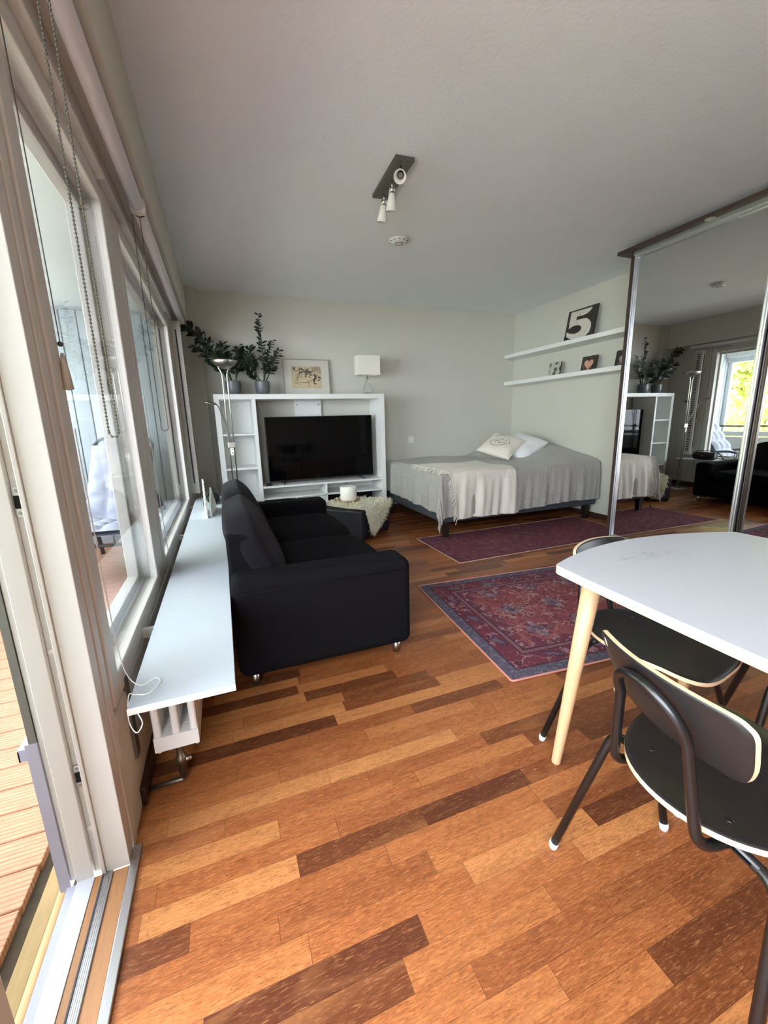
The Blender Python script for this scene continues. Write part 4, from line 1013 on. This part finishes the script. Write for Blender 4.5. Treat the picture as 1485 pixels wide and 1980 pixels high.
# rugs
rn = thing('runner_rug', 'faded purple-red runner rug lying beside the bed', 'rug', (2.695, 3.168, 0.0), math.radians(0.6))
MB().prism(rrect(-1.0,-0.395,1.0,0.395,0.01), 0.001, 0.007).build('pile', M['runner'], rn)
MB().tube([(x, y, 0.0055) for x, y in rrect(-1.0,-0.395,1.0,0.395,0.012)]+[(1.0,0.383,0.0055)], 0.0048, 6).build('binding', M['bind2'], rn, label='pale pink bound edge')
cl_ = MB(); cl_.grid(lambda u, v: (-1.0-0.02*math.sin(u*1.5)+0.02*u, 0.365+0.03*v+0.0*u, 0.006+0.028*math.sin(u*PI/2)*v), 6, 6); cl_.build('curled_corner', M['runner'], rn, solid=0.004)
rg = thing('patterned_rug', 'ornate red rug with blue border in the middle of the floor', 'rug', (1.985, 1.835, 0.0), math.radians(-4.5))
MB().prism(rrect(-0.85,-0.575,0.85,0.575,0.01), 0.001, 0.007).build('pile', M['rug'], rg)
MB().tube([(x, y, 0.0055) for x, y in rrect(-0.85,-0.575,0.85,0.575,0.012)]+[(0.85,0.563,0.0055)], 0.0052, 6).build('binding', M['bind'], rg, label='pink bound edge')

# ================================================================== RIGHT WALL SHELVES AND PICTURES
def wall_shelf(label, zt):
    t = thing('wall_shelf', label, 'shelf', (XR, 3.91, zt), 0, 'white shelves over the bed')
    MB().box(-0.26, -0.95, -0.045, 0.0, 0.95, 0.0).build('board', M['white'], t, bevel=0.002)
wall_shelf('upper white floating shelf over the bed', 1.953)
wall_shelf('lower white floating shelf over the bed', 1.610)
def leaning(name, label, x, y, z, w, h, rz, tilt, face, group=None, edge='black_plastic'):
    t = thing(name, label, 'picture', (x, y, z), 0, group)
    # local x along -world y, local z up, front toward -world x
    t.rotation_euler = Matrix.Rotation(math.radians(-90)+rz, 3, 'Z').to_euler()
    t.rotation_euler = (Matrix.Rotation(math.radians(-90)+rz, 3, 'Z') @ Matrix.Rotation(-tilt, 3, 'X')).to_euler()
    MB().box(-w/2, 0.0, 0.001, w/2, 0.012, h).build('panel', M[edge], t)
    MB().box(-w/2+0.001, -0.0012, 0.002, w/2-0.001, 0.0, h-0.001).build('print', face, t)
    return t
p5 = leaning('number_sign', 'dark wooden sign with large white number 5 on the upper shelf', 3.765, 3.765, 1.953, 0.405, 0.345, 0.0, math.radians(10), M['board5'])
q5 = [(485,400),(700,335),(920,265),(880,335),(800,400),(720,440),(600,468),(578,548),(690,510),(790,486),(850,515),(882,580),(876,650),(840,745),(770,830),(690,885),(560,925),(440,932),(380,915),(358,895),(372,808),(430,826),(520,826),(610,790),(670,735),(688,680),(670,648),(620,638),(540,655),(470,695),(415,742),(440,600)]
def m5(x, y):
    dx, dy = x-430, y-390; det = 610*660-(-200)*(-145)
    u = (dx*660-(-145)*dy)/det; v = (610*dy-(-200)*dx)/det
    return (-0.2025+u*0.405, 0.345*(1-v))
MB().prism([m5(*p) for p in q5], -0.0030, -0.0012, f=lambda x, y, z: (x, z, y)).build('numeral', M['digit'], p5, label='flaking white number 5')
pa = leaning('small_print', 'leftmost small print on the lower shelf, pale grey stones', 3.775, 4.105, 1.610, 0.185, 0.165, 0.0, math.radians(9), M['print_a'], 'small prints on the lower shelf')
pb = leaning('small_print', 'middle small print on the lower shelf, with a pink heart shape', 3.775, 3.60, 1.610, 0.20, 0.165, 0.0, math.radians(9), M['print_b'], 'small prints on the lower shelf')
pcx = leaning('small_print', 'small dark print on the lower shelf half hidden by the wardrobe', 3.775, 3.17, 1.610, 0.20, 0.165, 0.0, math.radians(9), M['print_c'], 'small prints on the lower shelf')
def heart(s, cx, cz):
    out = []
    for k in range(36):
        a = 2*PI*k/36; out.append((cx+s*16*math.sin(a)**3/16, cz+s*(13*math.cos(a)-5*math.cos(2*a)-2*math.cos(3*a)-math.cos(4*a))/16))
    return out
MB().prism(heart(0.060, 0.0, 0.078), -0.003, -0.0012, f=lambda x, y, z: (x, z, y)).build('heart', M['rose'], pb, label='pink heart')
MB().prism(heart(0.055, 0.0, 0.068), -0.003, -0.0012, f=lambda x, y, z: (x, z, y)).build('heart', M['stonegrey'], pcx, label='grey heart')

# ================================================================== MIRROR WARDROBE
wd = thing('wardrobe', 'built-in wardrobe with sliding mirror doors along the right wall', 'wardrobe', (3.28, 1.3, 0.0))
MB().box(0.0, 1.445, 0.0, 0.605, 1.467, 2.435).build('end_panel', M['wardwood'], wd, bevel=0.001, label='dark brown end panel')
tbd = MB().box(-0.05, -1.6, 2.435, 0.605, 1.56, 2.462).build('top_board', M['wardwood'], wd, bevel=0.001)
MB().box(0.0, -1.6, 2.405, 0.09, 1.445, 2.435).build('top_rail', M['alu'], wd)
MB().box(0.0, -1.6, 0.0, 0.09, 1.445, 0.03).build('floor_track', M['alu'], wd)
MB().box(0.60, -1.6, 0.0, 0.605, 1.445, 2.435).build('back', M['white'], wd)
for y in (0.86, -0.2):
    s_ = MB(); s_.lathe([(0.0,0.0),(0.032,0.0),(0.030,-0.004),(0.022,-0.005),(0.0,-0.003)], (0.0-0.022, y, 2.435), 20); s_.build('spotlight', M['chrome'], tbd, label='round recessed spotlight')
def mdoor(y0, y1, xo, stile):
    d = MB().box(xo+0.012, y0+0.01, 0.03, xo+0.016, y1-0.01, 2.40).build('mirror_door', M['mirror'], wd)
    for a, b in ((y0, y0+0.030), (y1-0.030, y1)):
        m = MB(); m.box(xo, a, 0.03, xo+0.022, b, 2.405); m.box(xo-0.006, a+0.004, 0.03, xo, a+0.010, 2.405); m.box(xo-0.006, b-0.010, 0.03, xo, b-0.004, 2.405)
        m.build('stile', M[stile], d)
    MB().box(xo, y0+0.03, 0.03, xo+0.02, y1-0.03, 0.06).build('bottom_rail', M['alu'], d); MB().box(xo, y0+0.03, 2.385, xo+0.02, y1-0.03, 2.405).build('upper_rail', M['alu'], d)
mdoor(0.455, 1.445, 0.012, 'alu'); mdoor(-0.545, 0.452, 0.045, 'bronze'); mdoor(-1.55, -0.55, 0.012, 'alu')

# ================================================================== CEILING LIGHT, SMOKE DETECTOR
lt_ = thing('ceiling_light', 'steel ceiling spotlight bar with three frosted cone shades', 'ceiling light', (1.058, 2.511, ZC), math.radians(-2.2))
MB().box(-0.053, -0.205, -0.020, 0.053, 0.205, 0.0).build('base_plate', M['plate'], lt_, bevel=0.002)
def cone(y, dirv):
    d = Vector(dirv).normalized(); q = Vector((0,0,-1)).rotation_difference(d).to_matrix()
    p0 = Vector((0.0, y, -0.020)); p1 = p0+Vector((0,0,-0.032)); p = p1
    st_ = MB(); st_.tube([p0, p1], 0.0045, 8).tube([p1-Vector((0.008,0,0)), p1+Vector((0.008,0,0))], 0.004, 8)
    s = st_.build('stem', M['chrome'], lt_)
    cp_ = MB(); cp_.lathe([(0.0,0.0),(0.017,-0.002),(0.018,-0.004),(0.018,-0.026),(0.0,-0.027)], p, 20, M3=q); cp_.build('lamp_holder', M['chrome'], lt_)
    sh_ = MB(); sh_.lathe([(0.0165,-0.026),(0.020,-0.045),(0.033,-0.112),(0.031,-0.113),(0.018,-0.046),(0.0145,-0.028)], p, 24, M3=q, cap=False); o = sh_.build('cone_shade', M['opal'], lt_)
    b_ = MB(); b_.lathe([(0.0,-0.030),(0.010,-0.032),(0.014,-0.055),(0.010,-0.075),(0.0,-0.080)], p, 14, M3=q); b_.build('bulb', M['glow'], lt_)
cone(-0.145, (-0.30,-0.62,-0.45)); cone(0.0, (0.03,0.25,-1)); cone(0.145, (-0.05,0.25,-1))
sd = thing('smoke_detector', 'round white smoke detector on the ceiling beyond the spotlight bar', 'smoke detector', (1.418, 3.251, ZC))
MB().lathe([(0.0,0.0),(0.055,0.0),(0.055,-0.006),(0.072,-0.008),(0.072,-0.016),(0.055,-0.030),(0.034,-0.036),(0.0,-0.037)], (0,0,0), 36).build('housing', M['plastic'], sd)
h_ = MB()
for k in range(10):
    a = 2*PI*k/10; h_.sphere((0.0635*math.cos(a), 0.0635*math.sin(a), -0.0232), 0.006, 8, 6, scale=(1,1,0.5))
h_.build('vent_holes', M['grey_wall_hook'], sd)
MB().tube([(0.030*math.cos(2*PI*k/30), 0.030*math.sin(2*PI*k/30), -0.0365) for k in range(31)], 0.0022, 6).build('button_ring', M['grey_wall_hook'], sd)

# ================================================================== DINING TABLE
tb = thing('dining_table', 'white-topped dining table with pale wooden legs at the right', 'dining table', (1.25, 0.26, 0.0))
def tab_outline():
    a, b, out = 0.375, 0.60, []
    # four bulging edges with rounded corners (half sizes 0.415 x 0.70)
    cx, cy, r = 0.402, 0.624, 0.03
    def edge(p, q, bulge, nrm):
        L = []
        for i in range(1, 24):
            t = i/24; x = p[0]+(q[0]-p[0])*t; y = p[1]+(q[1]-p[1])*t; k = 4*t*(1-t)*bulge; L.append((x+nrm[0]*k, y+nrm[1]*k))
        return L
    def corner(sx, sy):
        c = (sx*(cx-r), sy*(cy-r)); a0 = {(1,1):0,(-1,1):PI/2,(-1,-1):PI,(1,-1):1.5*PI}[(sx,sy)]
        return [(c[0]+r*math.cos(a0+0.10+(PI/2-0.35)*i/6+0.07), c[1]+r*math.sin(a0+0.10+(PI/2-0.35)*i/6+0.07)) for i in range(7)]
    A, B, C_, D = corner(1,1), corner(-1,1), corner(-1,-1), corner(1,-1)
    out += A+edge(A[-1], B[0], 0.082, (0,1))+B+edge(B[-1], C_[0], 0.022, (-1,0))+C_+edge(C_[-1], D[0], 0.082, (0,-1))+D+edge(D[-1], A[0], 0.022, (1,0))
    return out
OUT = tab_outline()
tt = MB(); tt.prism(OUT, 0.712, 0.7345, mi=1, mi_side=1)
tt.build('tabletop', [M['tabletop'], M['birch']], tb, bevel=0.002)
tt = MB(); tt.prism([(x*0.997, y*0.998) for x, y in OUT], 0.7346, 0.7356); tt.build('top_surface', M['tabletop'], tb, label='white laminate surface with grey scuffs')
for sx in (-1, 1):
    for sy in (-1, 1):
        f0 = Vector((sx*0.302, sy*0.652, 0.0)); t0 = Vector((sx*0.255, sy*0.602, 0.712))
        MB().tube([f0, f0.lerp(t0, 0.01), f0.lerp(t0, 0.5), t0], [0.0135,0.0150,0.0215,0.028], 20).build('leg', M['beech'], tb)
MB().box(-0.24,-0.57,0.665,0.24,-0.545,0.712).box(-0.24,0.545,0.665,0.24,0.57,0.712).box(-0.245,-0.545,0.665,-0.225,0.545,0.712).box(0.225,-0.545,0.665,0.245,0.545,0.712).build('apron', M['beech'], tb)

# ================================================================== CHAIRS
def make_chair(label):
    t = thing('dining_chair', label, 'chair', (0,0,0), 0, 'black plywood chairs around the table')
    # +x forward, y left
    def seat_out(n=64):
        o = []
        for i in range(n):
            a = 2*PI*i/n; c, s = math.cos(a), math.sin(a)
            p = 1.0 if c < 0 else 1.0-0.42*min(1.0, c*2.5)
            o.append((0.05+math.copysign(abs(c)**p, c)*(0.238 if c < 0 else 0.176), math.copysign(abs(s)**p, s)*0.188))
        return o
    def zs(x, y): return 0.438-0.016*math.exp(-((x+0.03)/0.12)**2-(y/0.13)**2)+0.010*max(0,(-x-0.08)/0.12)**2-0.016*max(0,(x-0.10)/0.11)**2+0.010*(abs(y)/0.19)**3
    O = seat_out(); m = MB(); T = 0.0115
    rings_t = [[(x*k, y*k, zs(x*k, y*k)) for x, y in O] for k in (1.0,0.93,0.8,0.6,0.4,0.2,0.02)]
    rings_b = [[(x*k, y*k, zs(x*k, y*k)-T) for x, y in O] for k in (0.02,0.2,0.4,0.6,0.8,0.93,1.0)]
    m.rings(rings_b, cap=False, mi=0); m.rings([rings_b[-1], rings_t[0]], cap=False, mi=1, smooth=False); m.rings(rings_t, cap=False, mi=0)
    bmesh.ops.remove_doubles(m.bm, verts=m.bm.verts[:], dist=0.0002)
    s = m.build('seat', [M['blackply'], M['birch']], t)
    for sy in (-1, 1):
        MB().lathe([(0.0,0.0015),(0.005,0.0015),(0.007,0.0),(0.0,-0.001)], (0,0,0), 12).build('screw', M['blackmetal'], s, loc=(-0.095, sy*0.085, zs(-0.095, 0.085)+0.0006))
    # backrest: curved panel
    prof = [(-0.148,0.185),(-0.156,0.165),(-0.153,0.12),(-0.146,0.07),(-0.132,0.025),(-0.118,0.008),(-0.095,0.0),(0,-0.004),(0.095,0.0),(0.118,0.008),(0.132,0.025),(0.146,0.07),(0.153,0.12),(0.156,0.165),(0.148,0.185),(0.130,0.197),(0.07,0.203),(0,0.205),(-0.07,0.203),(-0.130,0.197)]
    P2 = []; NP = len(prof)
    for i in range(NP):
        p0, p1, p2, p3 = [Vector(prof[(i+k)%NP]) for k in (-1,0,1,2)]
        for k in range(4):
            q = k/4; P2.append(tuple(0.5*((2*p1)+(p2-p0)*q+(2*p0-5*p1+4*p2-p3)*q*q+(3*p1-p0-3*p2+p3)*q**3)))
    def bp(u, v, th): 
        x = -0.150-0.070*(v/0.2)-0.005*math.sin(v/0.2*PI)+1.45*u*u-th
        return Vector((x, u, 0.553+v*0.77))
    m = MB(); T = 0.0105
    c0 = (0.0, 0.10)
    def ring(k, th): return [bp(c0[0]+(a-c0[0])*k, c0[1]+(b-c0[1])*k, th) for a, b in P2]
    K = (1.0,0.9,0.7,0.45,0.2,0.01)
    m.rings([ring(k, 0.0) for k in K], cap=False, mi=0); m.rings([ring(1.0, 0.0), ring(1.0, T)], cap=False, mi=1, smooth=False); m.rings([ring(k, T) for k in K], cap=False, mi=0)
    bmesh.ops.remove_doubles(m.bm, verts=m.bm.verts[:], dist=0.0002)
    bk = m.build('backrest', [M['blackply'], M['birch']], t)
    lb_ = MB(); q = [bp(0.135, 0.155, T+0.0006), bp(0.135, 0.178, T+0.0006), bp(0.127, 0.178, T+0.0006), bp(0.127, 0.155, T+0.0006)]
    q2 = [p-Vector((0.0006,0,0)) for p in q]; lb_.rings([q, q2], smooth=False); lb_.build('tag', M['foot'], bk, label='small pale tag')
    # tube frame
    R = 0.0102; h = 0.074
    arch = [(0.05,0.098,0.412),(-0.178,0.098,0.405),(-0.203,h,0.605)]
    a_l = fillet(arch, 0.045, 7)
    top = []
    for i in range(1, 14):
        a = PI*i/14; top.append(Vector((-0.203-0.036*math.sin(a), h*math.cos(a), 0.605+0.080*math.sin(a)**0.9)))
    a_r = [Vector((p.x, -p.y, p.z)) for p in a_l][::-1]
    MB().tube(a_l+top+a_r, R, 12).build('back_frame', M['blackmetal'], t)
    for xs, fx, nm in ((-0.105, -0.20, 'rear_bar'), (0.095, 0.205, 'front_bar')):
        g = MB(); g.tube([(xs,-0.150,0.404),(xs,0.150,0.404)], R, 12); g.build(nm, M['blackmetal'], t)
        for sy in (-1, 1):
            L = fillet([(xs, sy*0.10, 0.404), (xs, sy*0.178, 0.404), (fx, sy*0.243, 0.012)], 0.05, 7)
            lg_ = MB().tube(L, R, 12).build('leg', M['blackmetal'], t)
            e = Vector(L[-1]); d = (e-Vector(L[-2])).normalized()
            MB().tube([e-d*0.010, e-d*0.002, e+Vector((0,0,-0.010))], [0.0118,0.0122,0.0105], 12).build('foot_cap', M['foot'], lg_, label='white foot cap')
    return t
chA = make_chair('near black plywood chair at the left table side, seen from behind')
chA.location = (0.8895, 0.418, 0); chA.rotation_euler = (0,0,math.radians(-9))
chB = dup(chA, (1.252, 0.859, 0), math.radians(-79), 'black plywood chair tucked under the far table end facing the camera')
chD = dup(chA, (1.575, 0.50, 0), math.radians(-90-52), 'black plywood chair at the right table side cut by the picture edge')

# ================================================================== LIGHT AND CAMERA
w = bpy.data.worlds.new('overcast'); bpy.context.scene.world = w; w.use_nodes = True
nt = w.node_tree; bg = nt.nodes['Background']
sky = nt.nodes.new('ShaderNodeTexSky'); sky.sky_type = 'HOSEK_WILKIE'; sky.turbidity = 6.0; sky.ground_albedo = 0.4; sky.sun_direction = (0.3, -0.5, 0.8)
mx = nt.nodes.new('ShaderNodeMix'); mx.data_type = 'RGBA'; mx.inputs[0].default_value = 0.92
nt.links.new(sky.outputs[0], mx.inputs[6]); mx.inputs[7].default_value = (0.84, 0.91, 1.0, 1)
nt.links.new(mx.outputs[2], bg.inputs[0]); bg.inputs[1].default_value = 14.0

def portal(name, loc, sx, sy, rot):
    l = bpy.data.lights.new(name, 'AREA'); l.shape = 'RECTANGLE'; l.size = sx; l.size_y = sy; l.cycles.is_portal = True
    o = bpy.data.objects.new(name, l); C.objects.link(o); o.location = loc; o.rotation_euler = rot
portal('daylight_open_roof', (-1.27, (Y0+RY)/2, 2.44), 1.5, RY-Y0, (0, 0, 0))
portal('daylight_balcony_end', (-1.27, Y0-0.11, 1.6), 1.4, 1.3, (math.radians(90), 0, 0))
portal('daylight_opening', (-1.99, 1.55, 1.45), 1.15, 6.9, (0, math.radians(-90), 0))

cam = bpy.data.cameras.new('camera'); co = bpy.data.objects.new('camera', cam); C.objects.link(co)
cam.sensor_fit = 'VERTICAL'; cam.sensor_height = 36.0; cam.lens = 801.3/1980*36.0; cam.clip_start = 0.02
yaw, pit, roll = 0.363849, 0.217379, 0.026565
fw = Vector((math.sin(yaw)*math.cos(pit), math.cos(yaw)*math.cos(pit), -math.sin(pit)))
r_ = Vector((math.cos(yaw), -math.sin(yaw), 0)); d_ = fw.cross(r_)
r2_ = math.cos(roll)*r_+math.sin(roll)*d_; d2_ = -math.sin(roll)*r_+math.cos(roll)*d_
mw = Matrix((r2_, -d2_, -fw)).transposed().to_4x4(); mw.translation = (0, 0, 1.15); co.matrix_world = mw
sc = bpy.context.scene; sc.camera = co
sc.view_settings.view_transform = 'Standard'; sc.view_settings.look = 'None'; sc.view_settings.gamma = 1.0; sc.view_settings.use_curve_mapping = False
sc.view_settings.exposure = 0.68
cy = sc.cycles; cy.use_denoising = True; cy.max_bounces = 10; cy.diffuse_bounces = 6; cy.glossy_bounces = 5; cy.transparent_max_bounces = 12; cy.transmission_bounces = 6
cy.caustics_reflective = False; cy.caustics_refractive = False; cy.sample_clamp_indirect = 8.0
